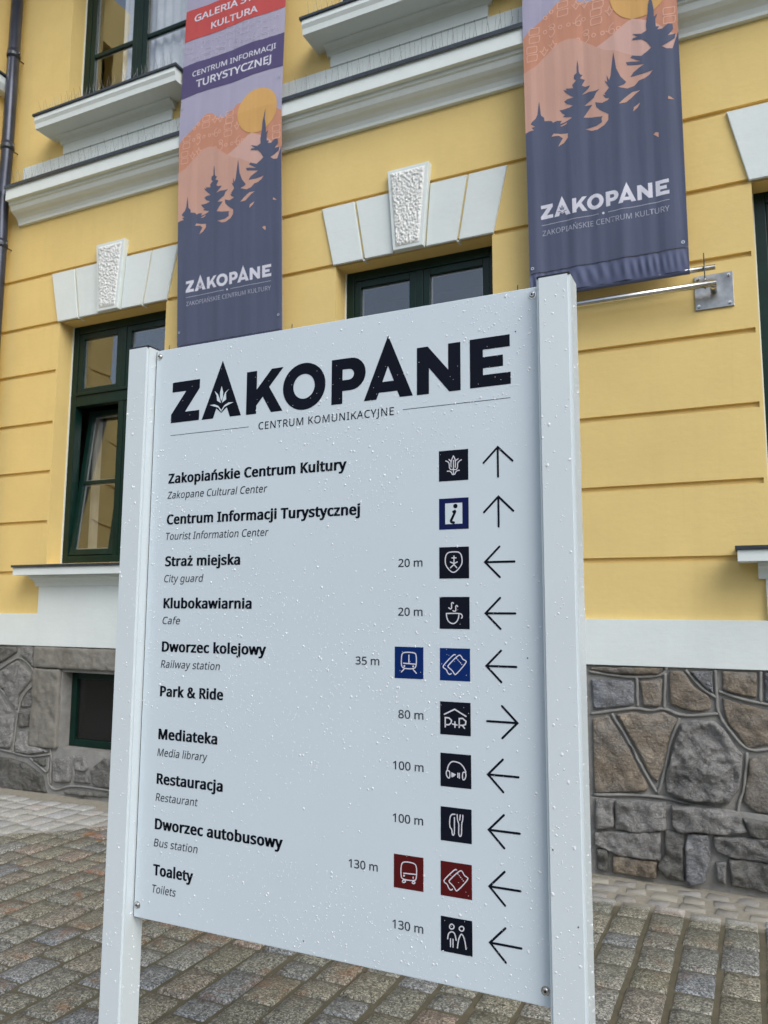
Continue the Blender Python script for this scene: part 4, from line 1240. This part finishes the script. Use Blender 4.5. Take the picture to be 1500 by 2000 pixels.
def make_banner(X0, scale, seed, hem_top, amp, label):
    global AMP
    AMP = amp
    ban = empty("hanging_banner", (X0, 5.07, 0))
    tag(ban, label, "banner", "printed fabric banners on steel rods in front of the yellow facade")
    # cloth with its hem
    nx, nz = 51, 54
    def sheet(name, z0, z1, mat, nz_, lift=0, gather=0.0, nx_=51):
        bm = bmesh.new()
        rows = []
        for j in range(nz_ + 1):
            z = z0 + (z1 - z0) * j / nz_
            row = []
            for i in range(nx_ + 1):
                u = BW * i / nx_
                y = yb(z) - 5.07 + fold(u, z, seed) - lift
                if gather:
                    t = (z - z0) / (z1 - z0)
                    y -= gather * math.sin(math.pi * min(1, t * 1.05)) * (.45 + .55 * math.sin(u * 118 + 5 * math.sin(u * 7) + t * 2.2)) * (0.5 + .5 * math.sin(u * 9 + 1) ** 2)
                row.append(bm.verts.new((u * scale, y, z)))
            rows.append(row)
        for j in range(nz_):
            for i in range(nx_): bm.faces.new((rows[j][i], rows[j][i + 1], rows[j + 1][i + 1], rows[j + 1][i]))
        return finish(name, bm, mat, ban, smooth=True)
    sheet("cloth", hem_top, 8.0, M['c_lav'], 52)
    sheet("hem", 3.722, hem_top, M['c_hem'], 8, .002, .012 if hem_top > 3.85 else .002, 160)
    bm = bmesh.new()
    rows = []
    for j in range(9):
        a = math.pi * (j / 8)
        rows.append([bm.verts.new((BW * scale * i / 60, -.004 + .019 - .019 * math.cos(a), 3.722 - .021 * math.sin(a))) for i in range(61)])
    for j in range(8):
        for i in range(60): bm.faces.new((rows[j][i], rows[j][i + 1], rows[j + 1][i + 1], rows[j + 1][i]))
    finish("hem_fold", bm, M['c_hem'], ban, smooth=True)
    L = [0]
    def layer(o, k):
        slice_mesh(o.data)
        drape(o.data, X0, scale, seed, .0012 * k)
        for p in o.data.polygons: p.use_smooth = True
        return o
    def poly(name, loops, k, mat): return layer(filled(name, loops, 0, ban, mat), k)
    ora = [(0, 5.30)] + [(0, 5.57)] + [tuple(p) for p in BT['orange'][1:-1]] + [(BW, 5.60), (BW, 5.0), (0, 5.0)]
    ora = [(0, 5.0), (0, 5.57)] + [tuple(p) for p in BT['orange'][1:-2]] + [(BW, 5.60), (BW, 5.0)]
    poly("orange_ridge", [ora], 1, M['c_orange'])
    def strokes(name, items, w, k, mat):
        bm = bmesh.new()
        for it in items:
            ribbon(bm, it, w, 0, closed=True if (Vector(it[0]) - Vector(it[-1])).length < 1e-6 else False, cap=False)
        me = bpy.data.meshes.new(name)
        bm.to_mesh(me)
        bm.free()
        o = link(name, me, mat, ban)
        if name == "folk_pattern": tag(o, kind='stuff')
        return layer(o, k)
    items = []
    for g_, u, z in BT['glyphs']:
        if u > .03: items += glyph(g_, u, z)
    strokes("folk_pattern", items, .0058, 2, M['c_pat'])
    poly("sun_disc", [ell(.789, 5.662, .188, .192, 60)], 3, M['c_sun'])
    poly("light_pink_ridge", [[tuple(p) for p in BT['light'][:-1]] + [(BW, 5.27), (BW, 4.9), (.5, 4.9)]], 4, M['c_light'])
    poly("pink_ridge", [[(0, 5.31)] + [tuple(p) for p in BT['pink'][1:-1]] + [(BW, 5.04), (BW, 4.55), (0, 4.55)]], 5, M['c_pink'])
    T = [tuple(p) for p in BT['trees']]
    T = [(0, 4.872)] + [p for p in T[1:-1]] + [(BW, 5.30), (BW, hem_top + .002), (0, hem_top + .002)]
    poly("spruce_silhouette", [T], 6, M['c_slate'])
    for hole in BT['holes']: poly("spruce_gap", [[tuple(p) for p in hole]], 7, M['c_pink'])
    # text bands high up on the banner
    def wav(z, u): return z + .006 * math.sin(u * 11 + z * 3)
    def band(za, zb_, mat, nm):
        n = 30
        top = [(BW * i / n, wav(zb_, BW * i / n)) for i in range(n + 1)]
        bot = [(BW * i / n, wav(za, BW * i / n)) for i in range(n, -1, -1)]
        poly(nm, [bot + top], 2, mat)
    band(6.535, 6.838, M['c_red'], "red_band")
    band(5.995, 6.300, M['c_purple'], "purple_band")
    pat = []
    for row, z in enumerate((6.475, 6.355, 6.98, 7.11, 7.24, 7.60, 7.73)):
        seq = 'BokooloBf'
        u = .06 + .035 * (row % 3)
        i = row * 4
        while u < .97:
            ch = seq[i % len(seq)]
            pat += glyph(ch, u, z)
            u += .088 if ch == 'B' else .056
            i += 1
    strokes("folk_pattern", pat, .0042, 2, M['c_patlav'])
    def txt(*a, **k):
        kk = k.pop('lay', 3)
        o = lettering(*a, **k)
        return layer(o, kk)
    txt("GALERIA STACJA", .096, 6.708, .85, .066, 0, ban, M['c_white'], bold=.018)
    txt("KULTURA", .280, 6.578, .471, .064, 0, ban, M['c_white'], bold=.018)
    txt("CENTRUM INFORMACJI", .109, 6.172, .836, .050, 0, ban, M['c_white'], bold=.010)
    txt("TURYSTYCZNEJ", .155, 6.055, .75, .072, 0, ban, M['c_white'], bold=.018)
    for o in logo(.090, LOGO_Z, .859, 0, ban, M['c_white'], M['c_slate'], 0):
        layer(o, 8 if o.name.startswith('petal') else 7)
    strokes("logo_rule", [[(.093, 4.196), (.475, 4.196)], [(.537, 4.196), (.922, 4.196)]], .0045, 7, M['c_dim'])
    poly("logo_dot", [ell(.506, 4.196, .008, .008, 10)], 7, M['c_white'])
    txt("ZAKOPIAŃSKIE CENTRUM KULTURY", .097, 4.122, .822, .036, 0, ban, M['c_dim'], bold=.0, lay=7)
    # eyelets
    for u, z in ((.022, 3.905), (BW - .03, 3.905), (BW - .03, 5.9), (.022, 5.9)):
        bm = bmesh.new()
        ribbon(bm, ell(0, 0, .0085, .0085, 12) + [(.0085, 0)], .005, 0, closed=True)
        o = finish("eyelet", bm, M['steel'], ban)
        o.location = (u * scale, yb(z) - 5.07 + fold(u, z, seed) - .011, z)
    # rods, outer arm, elbow, wall plate
    def hardware(zr, zt):
        tube("rod", [(-.13, .016, zr), (BW * scale + .148, .016, zr)], .0165, M['steel'], ban, 20)
        tube("support_tube", [(-.13, 0, zt), (BW * scale + .150, 0, zt)], .0205, M['steel'], ban, 20)
        for xe in (-.115, BW * scale + .130):
            tube("wall_stub", [(xe, .002, zt - .004), (xe, .118, zt - .004)], .0205, M['steel'], ban, 20)
            pl = box("wall_plate", xe - .113, xe + .115, .118, .1285, zt - .118, zt + .107, M['plate'], ban, .002)
            for dx in (-.09, .09):
                for dz in (-.095, .085):
                    bm = bmesh.new()
                    tube_into(bm, [(xe + dx, .117, zt + dz), (xe + dx, .108, zt + dz)], .010, 6)
                    tube_into(bm, [(xe + dx, .109, zt + dz), (xe + dx, .098, zt + dz)], .005, 8)
                    finish("bolt", bm, M['steel'], pl)
        for xe in (-.09, BW * scale + .085):
            tube("threaded_pin", [(xe, 0, zt - .03), (xe, 0, zr + .095)], .0035, M['metal_dark'], ban, 8)
            tube("nut", [(xe, 0, zt + .026), (xe, 0, zt + .034)], .008, M['steel'], ban, 6)
    hardware(3.722, 3.612)
    hardware(8.02, 8.13)
    return ban
make_banner(-4.31, 1.022, 0.7, 3.79, .45, "left banner with red and purple text bands above a yellow sun and dark spruces")
make_banner(-1.28, .993, 2.9, 3.87, 1.0, "right banner with gathered hem, its steel rod and wall plate showing beside the sign")

# ================================================================ WAYFINDING SIGN
sign = empty("wayfinding_sign", (-.955, 1.69, 0))
tag(sign, "white wet direction board between two square posts with black lettering and pictograms", "sign")
SX, SY = -.955, 1.69
def L_(o):
    """express a part built in place relative to the sign's base"""
    o.data.transform(Matrix.Translation((-SX, -SY, 0)))
    return o
YP = 1.681
for x0, x1 in ((-1.582, -1.507), (-.4045, -.3295)):
    bm = bmesh.new()
    box_into(bm, x0, x1, 1.65, 1.725, -.02, 2.329, 0)
    es = [e for e in bm.edges if abs(e.verts[0].co.z - e.verts[1].co.z) > 1]
    bmesh.ops.bevel(bm, geom=es, offset=.006, segments=4, affect='EDGES')
    po = L_(finish("post", bm, M['post'], sign, smooth=False))
    L_(box("post_cap", x0 + .001, x1 - .001, 1.651, 1.724, 2.3295, 2.334, M['black'], po, .001))
pan = L_(box("panel", -1.5030, -.4105, YP, YP + .022, .802, 2.324, M['panel'], sign, .0015))
for z in (1.0, 2.1):
    L_(box("cross_rail", -1.507, -.4045, YP + .023, YP + .043, z, z + .04, M['post'], sign))
for x, z in ((-1.491, 2.306), (-.421, 2.306), (-1.491, .833), (-.420, .833)):
    bm = bmesh.new()
    tube_into(bm, [(x, YP, z), (x, YP - .0012, z)], .0095, 20)
    tube_into(bm, [(x, YP - .0013, z), (x, YP - .0035, z), (x, YP - .005, z)], [.0072, .0066, .0045], 16)
    sc = L_(finish("screw", bm, M['steel'], sign))
    bm = bmesh.new()
    tube_into(bm, [(x, YP - .0052, z), (x, YP - .0056, z)], .0028, 6)
    L_(finish("socket", bm, M['black'], sc))
YI = YP - .0006
for o in logo(Zx, Zz, 1.0, YI, sign, M['ink'], M['panel'], .0005): L_(o)
TXT = [('Zakopiańskie Centrum Kultury', 1.939, .554, 'b'), ('Zakopane Cultural Center', 1.897, .325, 'i'), ('Centrum Informacji Turystycznej', 1.826, .592, 'b'), ('Tourist Information Center', 1.784, .332, 'i'),
       ('Straż miejska', 1.712, .246, 'b'), ('City guard', 1.669, .131, 'i'), ('Klubokawiarnia', 1.599, .285, 'b'), ('Cafe', 1.557, .059, 'i'), ('Dworzec kolejowy', 1.484, .332, 'b'), ('Railway station', 1.442, .193, 'i'),
       ('Park & Ride', 1.367, .205, 'b'), ('Mediateka', 1.256, .191, 'b'), ('Media library', 1.213, .162, 'i'), ('Restauracja', 1.142, .212, 'b'), ('Restaurant', 1.099, .137, 'i'), ('Dworzec autobusowy', 1.028, .392, 'b'),
       ('Bus station', .985, .141, 'i'), ('Toalety', .914, .129, 'b'), ('Toilets', .871, .077, 'i')]
BOXES = []
for s, z, wd, kd in TXT:
    BOXES.append((-1.446, -1.444 + wd, z - .006, z + .029))
    if kd == 'b': L_(lettering(s, -1.4435, z, wd, .0272, YI, sign, M['ink'], bold=.043, spacing=1.07))
    else: L_(lettering(s, -1.4445, z, wd, .0195, YI, sign, M['ink_grey'], bold=.004, shear=.16, spacing=1.02))
L_(lettering("CENTRUM KOMUNIKACYJNE", -1.151, 2.0635, .388, .0195, YI, sign, M['ink'], bold=.003, spacing=1.08))
for a, b_ in ((-1.442, -1.182), (-.739, -.475)):
    bm = bmesh.new()
    ribbon(bm, [(a, 2.074), (b_, 2.074)], .0012, YI, cap=False)
    L_(finish("rule", bm, M['ink_grey'], sign))
for s, x, z, wd in (('20 m', -.750, 1.698, .061), ('20 m', -.750, 1.585, .061), ('35 m', -.860, 1.470, .062), ('80 m', -.749, 1.353, .062), ('100 m', -.762, 1.239, .075), ('100 m', -.762, 1.124, .074), ('130 m', -.873, 1.011, .074), ('130 m', -.762, .897, .074)):
    L_(lettering(s, x, z, wd, .0185, YI, sign, M['ink_grey'], bold=.009))
    BOXES.append((x - .002, x + wd + .002, z - .002, z + .021))
ICONS = {"shield":[[[0.24,0.82],[0.5,0.85],[0.73,0.82],[0.79,0.51],[0.69,0.33],[0.48,0.15],[0.27,0.33],[0.19,0.52],[0.24,0.82]],[[0.5,0.71],[0.5,0.47]],[[0.43,0.65],[0.57,0.65]],[[0.38,0.52],[0.5,0.47],[0.61,0.52]],[[0.38,0.34],[0.5,0.44],[0.59,0.34]]],"cup":[[[0.23,0.48],[0.69,0.49],[0.76,0.43],[0.76,0.36],[0.73,0.34]],[[0.23,0.48],[0.24,0.35],[0.3,0.22],[0.44,0.15],[0.57,0.21],[0.64,0.35],[0.65,0.48]],[[0.47,0.8],[0.44,0.83],[0.4,0.8],[0.41,0.7],[0.4,0.63],[0.36,0.62],[0.31,0.66]],[[0.61,0.7],[0.58,0.74],[0.54,0.71],[0.55,0.62],[0.54,0.55],[0.48,0.55],[0.45,0.57]]],"train":[[[0.31,0.83],[0.68,0.83],[0.76,0.76],[0.76,0.41],[0.68,0.31],[0.31,0.31],[0.23,0.41],[0.24,0.74],[0.31,0.83]],[[0.5,0.74],[0.5,0.48]],[[0.31,0.48],[0.75,0.46]],[[0.34,0.39],[0.34,0.38]],[[0.65,0.39],[0.65,0.38]],[[0.33,0.29],[0.24,0.2]],[[0.65,0.29],[0.76,0.18]]],"ticket":[[[0.52,0.8],[0.46,0.81],[0.11,0.46],[0.11,0.39],[0.22,0.34],[0.25,0.25],[0.32,0.18],[0.38,0.22]],[[0.63,0.81],[0.71,0.77],[0.76,0.67],[0.84,0.64],[0.9,0.59],[0.53,0.18],[0.48,0.21],[0.42,0.31],[0.35,0.36],[0.27,0.42],[0.27,0.46],[0.63,0.81]],[[0.55,0.7],[0.76,0.48]]],"pr":[[[0.14,0.61],[0.48,0.78],[0.85,0.59]],[[0.17,0.23],[0.17,0.51],[0.29,0.51],[0.38,0.44],[0.36,0.36],[0.29,0.3],[0.18,0.3]],[[0.41,0.33],[0.56,0.31]],[[0.49,0.4],[0.49,0.24]],[[0.63,0.24],[0.63,0.51],[0.74,0.52],[0.85,0.44],[0.83,0.34],[0.74,0.31],[0.64,0.31]],[[0.73,0.31],[0.8,0.23]]],"head":[[[0.22,0.48],[0.26,0.64],[0.36,0.76],[0.48,0.77],[0.64,0.74],[0.76,0.63],[0.83,0.49]],[[0.2,0.48],[0.31,0.48],[0.31,0.25],[0.23,0.28],[0.19,0.36],[0.2,0.48]],[[0.72,0.48],[0.83,0.48],[0.83,0.34],[0.78,0.25],[0.72,0.25],[0.72,0.48]],[[0.38,0.42],[0.38,0.31]],[[0.41,0.41],[0.48,0.38],[0.41,0.32]],[[0.57,0.43],[0.57,0.31]],[[0.62,0.43],[0.62,0.29]]],"fork":[[[0.47,0.81],[0.36,0.8],[0.3,0.7],[0.29,0.42],[0.37,0.36],[0.37,0.22],[0.41,0.18],[0.45,0.24],[0.45,0.71]],[[0.54,0.81],[0.55,0.63],[0.59,0.56],[0.59,0.42],[0.58,0.24],[0.62,0.17],[0.68,0.22],[0.68,0.57],[0.72,0.66],[0.72,0.81]],[[0.64,0.81],[0.62,0.66]]],"bus":[[[0.34,0.81],[0.69,0.81],[0.78,0.71],[0.77,0.35],[0.7,0.28],[0.31,0.27],[0.24,0.36],[0.25,0.71],[0.34,0.81]],[[0.34,0.46],[0.76,0.48]],[[0.35,0.39],[0.35,0.38]],[[0.66,0.39],[0.66,0.36]],[[0.34,0.27],[0.41,0.24],[0.39,0.2],[0.31,0.18],[0.29,0.22],[0.34,0.27]],[[0.66,0.27],[0.73,0.25],[0.7,0.2],[0.64,0.2],[0.62,0.22],[0.66,0.27]]],"wc":[[[0.35,0.83],[0.43,0.78],[0.42,0.71],[0.36,0.67],[0.28,0.69],[0.28,0.76],[0.35,0.83]],[[0.67,0.81],[0.74,0.78],[0.73,0.7],[0.67,0.66],[0.59,0.69],[0.59,0.76],[0.67,0.81]],[[0.22,0.38],[0.24,0.52],[0.31,0.59],[0.41,0.6],[0.46,0.53],[0.49,0.38]],[[0.31,0.39],[0.31,0.17]],[[0.39,0.39],[0.39,0.17]],[[0.53,0.17],[0.56,0.39],[0.62,0.55],[0.67,0.59],[0.73,0.52],[0.78,0.35],[0.8,0.18]]],"flower":[[[0.24,0.66],[0.31,0.63],[0.36,0.57],[0.36,0.42],[0.41,0.36],[0.5,0.36],[0.6,0.35],[0.64,0.41],[0.64,0.56],[0.69,0.62],[0.77,0.66]],[[0.5,0.81],[0.45,0.71],[0.41,0.59],[0.42,0.45]],[[0.5,0.81],[0.56,0.7],[0.57,0.57],[0.56,0.43]],[[0.5,0.66],[0.5,0.21]],[[0.29,0.32],[0.38,0.32],[0.45,0.25],[0.45,0.2],[0.55,0.2],[0.56,0.25],[0.62,0.32],[0.7,0.32]],[[0.35,0.7],[0.41,0.64]],[[0.66,0.7],[0.6,0.66]]],"info":[[[0.49,0.56],[0.57,0.59],[0.45,0.36],[0.39,0.24],[0.5,0.21]],[[0.56,0.74],[0.57,0.73]]]}
S_ = .0715
PLATES = [('flower', -.6475, 1.8935, 'ink'), ('info', -.6475, 1.7815, 'navy'), ('shield', -.6475, 1.6695, 'ink'), ('cup', -.6472, 1.5565, 'ink'), ('train', -.7585, 1.4425, 'rail_blue'), ('ticket', -.647, 1.4422, 'rail_blue'),
          ('pr', -.6468, 1.3245, 'ink'), ('head', -.6465, 1.2130, 'ink'), ('fork', -.6465, 1.0985, 'ink'), ('bus', -.7590, .9840, 'maroon'), ('ticket', -.647, .9840, 'maroon'), ('wc', -.647, .8700, 'ink')]
SWD = {'flower': .0024, 'shield': .0026, 'info': .0058, 'cup': .0026, 'train': .0026, 'ticket': .0024, 'pr': .0030, 'head': .0026, 'fork': .0025, 'bus': .0025, 'wc': .0026}
for k, x, z, mt in PLATES:
    pl = L_(filled("pictogram_field", [[(x, z), (x + S_, z), (x + S_, z + S_), (x, z + S_)]], YI, sign, M[mt]))
    y = YI - .0004
    if k == 'info':
        L_(filled("pictogram_mark", [[(x + .0150, z + .0120), (x + .0565, z + .0120), (x + .0565, z + .0600), (x + .0150, z + .0600)]], y, pl, M['panel']))
        y -= .0003
    bm = bmesh.new()
    for i, Ls in enumerate(ICONS[k]):
        P = [(x + p[0] * S_, z + p[1] * S_) for p in Ls]
        w_ = SWD[k]
        closed = (Vector(P[0]) - Vector(P[-1])).length < 1e-4
        if len(P) == 2 and (Vector(P[0]) - Vector(P[1])).length < .0012:
            ribbon(bm, ell(P[0][0], P[0][1], w_ * .45, w_ * .45, 10), w_ * .9, y - i * .00004, closed=True)
            continue
        if k not in ('pr',) and len(P) > 3 and not (k == 'ticket' and False): P = chaikin(P, 2)
        if k == 'ticket' and len(P) == 2:
            a, c_ = Vector(P[0]), Vector(P[1])
            for q in range(5): ribbon(bm, [a + (c_ - a) * (q / 5), a + (c_ - a) * ((q + .55) / 5)], w_ * .85, y - i * .00004, cap=False)
            continue
        ribbon(bm, P, w_, y - i * .00004, closed=closed)
    if k == 'head':
        vs = [bm.verts.new((x + a * S_, y - .0004, z + c_ * S_)) for a, c_ in ((.36, .30), (.50, .37), (.36, .44))]
        bm.faces.new(vs)
    L_(finish("pictogram_mark", bm, M['ink'] if k == 'info' else M['picto'], pl))
AR = [('u', -.506, 1.9295), ('u', -.506, 1.817), ('l', -.505, 1.705), ('l', -.505, 1.592), ('l', -.5045, 1.4775), ('r', -.504, 1.3595), ('l', -.5035, 1.2475), ('l', -.503, 1.133), ('l', -.503, 1.018), ('l', -.503, .9055)]
for d, cx, cz in AR:
    h = .0337
    rot = {'u': lambda a, c_: (cx + a, cz + c_), 'l': lambda a, c_: (cx - c_, cz + a), 'r': lambda a, c_: (cx + c_, cz - a)}[d]
    bm = bmesh.new()
    ribbon(bm, [rot(-h, 0), rot(0, h), rot(h, 0)], .0047, YI)
    ribbon(bm, [rot(0, h - .003), rot(0, -h)], .0047, YI - .0002)
    L_(finish("arrow", bm, M['ink'], sign))
for d, cx, cz in AR: BOXES.append((cx - .037, cx + .037, cz - .037, cz + .037))
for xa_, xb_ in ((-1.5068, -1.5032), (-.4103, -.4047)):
    L_(box("gap_shade_strip", xa_, xb_, YP + .0035, YP + .02, .802, 2.322, M['black'], sign))  # black strips added to paint the shade of the open panel-post gaps
# rain drops clinging to the board and the posts
rg = random.Random(21)
bm = bmesh.new()
def drop(x, y, z, r, flat):
    n = 7
    el = rg.uniform(1.0, 1.35)
    rings = []
    for k, (a, h) in enumerate(((1, 0), (.86, .5), (.5, .87))):
        rings.append([bm.verts.new((x + r * a * math.cos(2 * math.pi * q / n + k), y - h * r * flat, z + r * el * a * math.sin(2 * math.pi * q / n + k))) for q in range(n)])
    top = bm.verts.new((x, y - r * flat, z))
    for a, b_ in zip(rings, rings[1:]):
        for q in range(n): bm.faces.new((a[q], a[(q + 1) % n], b_[(q + 1) % n], b_[q]))
    for q in range(n): bm.faces.new((rings[-1][q], rings[-1][(q + 1) % n], top))
def rad(): return min(.0026, .00062 * math.exp(abs(rg.gauss(0, .55))))
def in_poly(x, z, Q):
    c_ = False
    for a, b_ in zip(Q, Q[1:] + Q[:1]):
        if (a[1] > z) != (b_[1] > z) and x < (b_[0] - a[0]) * (z - a[1]) / (b_[1] - a[1]) + a[0]: c_ = not c_
    return c_
def on_print(x, z):
    if 2.10 < z < 2.27 and any(in_poly(x, z, G[0]) for G in LOGO): return True
    return any(px_ < x < px_ + S_ and pz_ < z < pz_ + S_ for _, px_, pz_, _ in PLATES)
cnt = 0
while cnt < 6500:
    x, z = rg.uniform(-1.50, -.412), rg.uniform(.806, 2.32)
    dens = .5 + .9 * mnoise.noise(Vector((x * 3.1, z * 3.1, 4))) + .5 * mnoise.noise(Vector((x * 11, z * 11, 1)))
    if rg.random() > dens: continue
    if on_print(x, z):
        if rg.random() < .12: drop(x, YI - .0012, z, .0007, .38)
        continue
    r_ = rad()
    if any(a_ < x < b_ and c_ < z < d_ for a_, b_, c_, d_ in BOXES): r_ = min(r_, .0006)
    drop(x, YP - .0008, z, r_, .38)
    cnt += 1
for x0, x1 in ((-1.576, -1.513), (-.3985, -.3355)):
    for k in range(680):
        x, z = rg.uniform(x0, x1), rg.uniform(.05, 2.32)
        if rg.random() > .55 + .9 * mnoise.noise(Vector((x * 9, z * 5, 7))): continue
        drop(x, 1.6499, z, rad() * 1.3, .4)
drops = L_(finish("rain_drops", bm, M['drop'], sign))
tag(drops, "scattered rain drops, glint painted white, on the board and posts", kind='stuff')
for sx_, sz_ in ((-.461, 2.226), (-.446, 1.497), (-.3925, 1.118), (-.345, .978), (-.99, .83)):
    bm = bmesh.new()
    yy_ = (YP if sx_ < -.41 else 1.65) - .0004
    bm.faces.new([bm.verts.new((sx_ + .0016 * math.cos(a_) * (1 + .2 * math.sin(a_ * 3)), yy_, sz_ + .0018 * math.sin(a_))) for a_ in [k * math.pi / 4 for k in range(8)]])
    L_(finish("dirt_speck", bm, M['black'], sign))
# drops on the right hand faces of the posts
bm = bmesh.new()
for xs in (-1.507, -.3295):
    for k in range(420):
        y, z = rg.uniform(1.657, 1.718), rg.uniform(.05, 2.32)
        r = rad() * 1.3
        n = 7
        ring = [bm.verts.new((xs, y + r * math.cos(2 * math.pi * q / n), z + r * math.sin(2 * math.pi * q / n))) for q in range(n)]
        mid = [bm.verts.new((xs + r * .4, y + r * .6 * math.cos(2 * math.pi * q / n), z + r * .6 * math.sin(2 * math.pi * q / n))) for q in range(n)]
        t = bm.verts.new((xs + r * .55, y, z))
        for q in range(n):
            bm.faces.new((ring[q], ring[(q + 1) % n], mid[(q + 1) % n], mid[q]))
            bm.faces.new((mid[q], mid[(q + 1) % n], t))
d2 = L_(finish("rain_drops", bm, M['drop'], sign))
tag(d2, "scattered rain drops, glint painted white, on the side faces of the posts", kind='stuff')

# ================================================================ BIRD SPIKES on the ledges
def spikes(x0, x1, y, z, h, seed, label, step=.030):
    rg = random.Random(seed)
    o = empty("bird_spikes", (x0, y, z))
    tag(o, label, "bird spikes", "wire bird spikes on the ledges")
    bm = bmesh.new()
    box_into(bm, 0, x1 - x0, -.012, .012, 0, .004)
    finish("base_strip", bm, M['wire'], o)
    bm = bmesh.new()
    x = .01
    k = 0
    while x < x1 - x0:
        lean = (-.035, .0, .04)[k % 3] + rg.uniform(-.01, .01)
        sx = rg.uniform(-.014, .014)
        tube_into(bm, [(x, 0, .003), (x + sx, lean, h * rg.uniform(.9, 1.05))], .0014, 4)
        x += step * rg.uniform(.75, 1.25)
        k += 1
    tag(finish("wire", bm, M['wire'], o), kind='stuff')
spikes(-6.40, -4.35, 5.03, 5.716, .135, 1, "row of thin bird spikes on the cornice left of the left banner")
spikes(-3.24, -1.32, 5.03, 5.716, .135, 2, "row of thin bird spikes on the cornice between the two banners")
spikes(-.22, 2.5, 5.03, 5.716, .135, 3, "row of thin bird spikes on the cornice right of the right banner")
spikes(-6.0, -4.40, 4.97, 6.303, .13, 4, "row of bird spikes on the upper window sill beside the downpipe")
spikes(-3.03, -1.38, 4.97, 6.303, .13, 5, "row of bird spikes on the upper window sill between the banners")
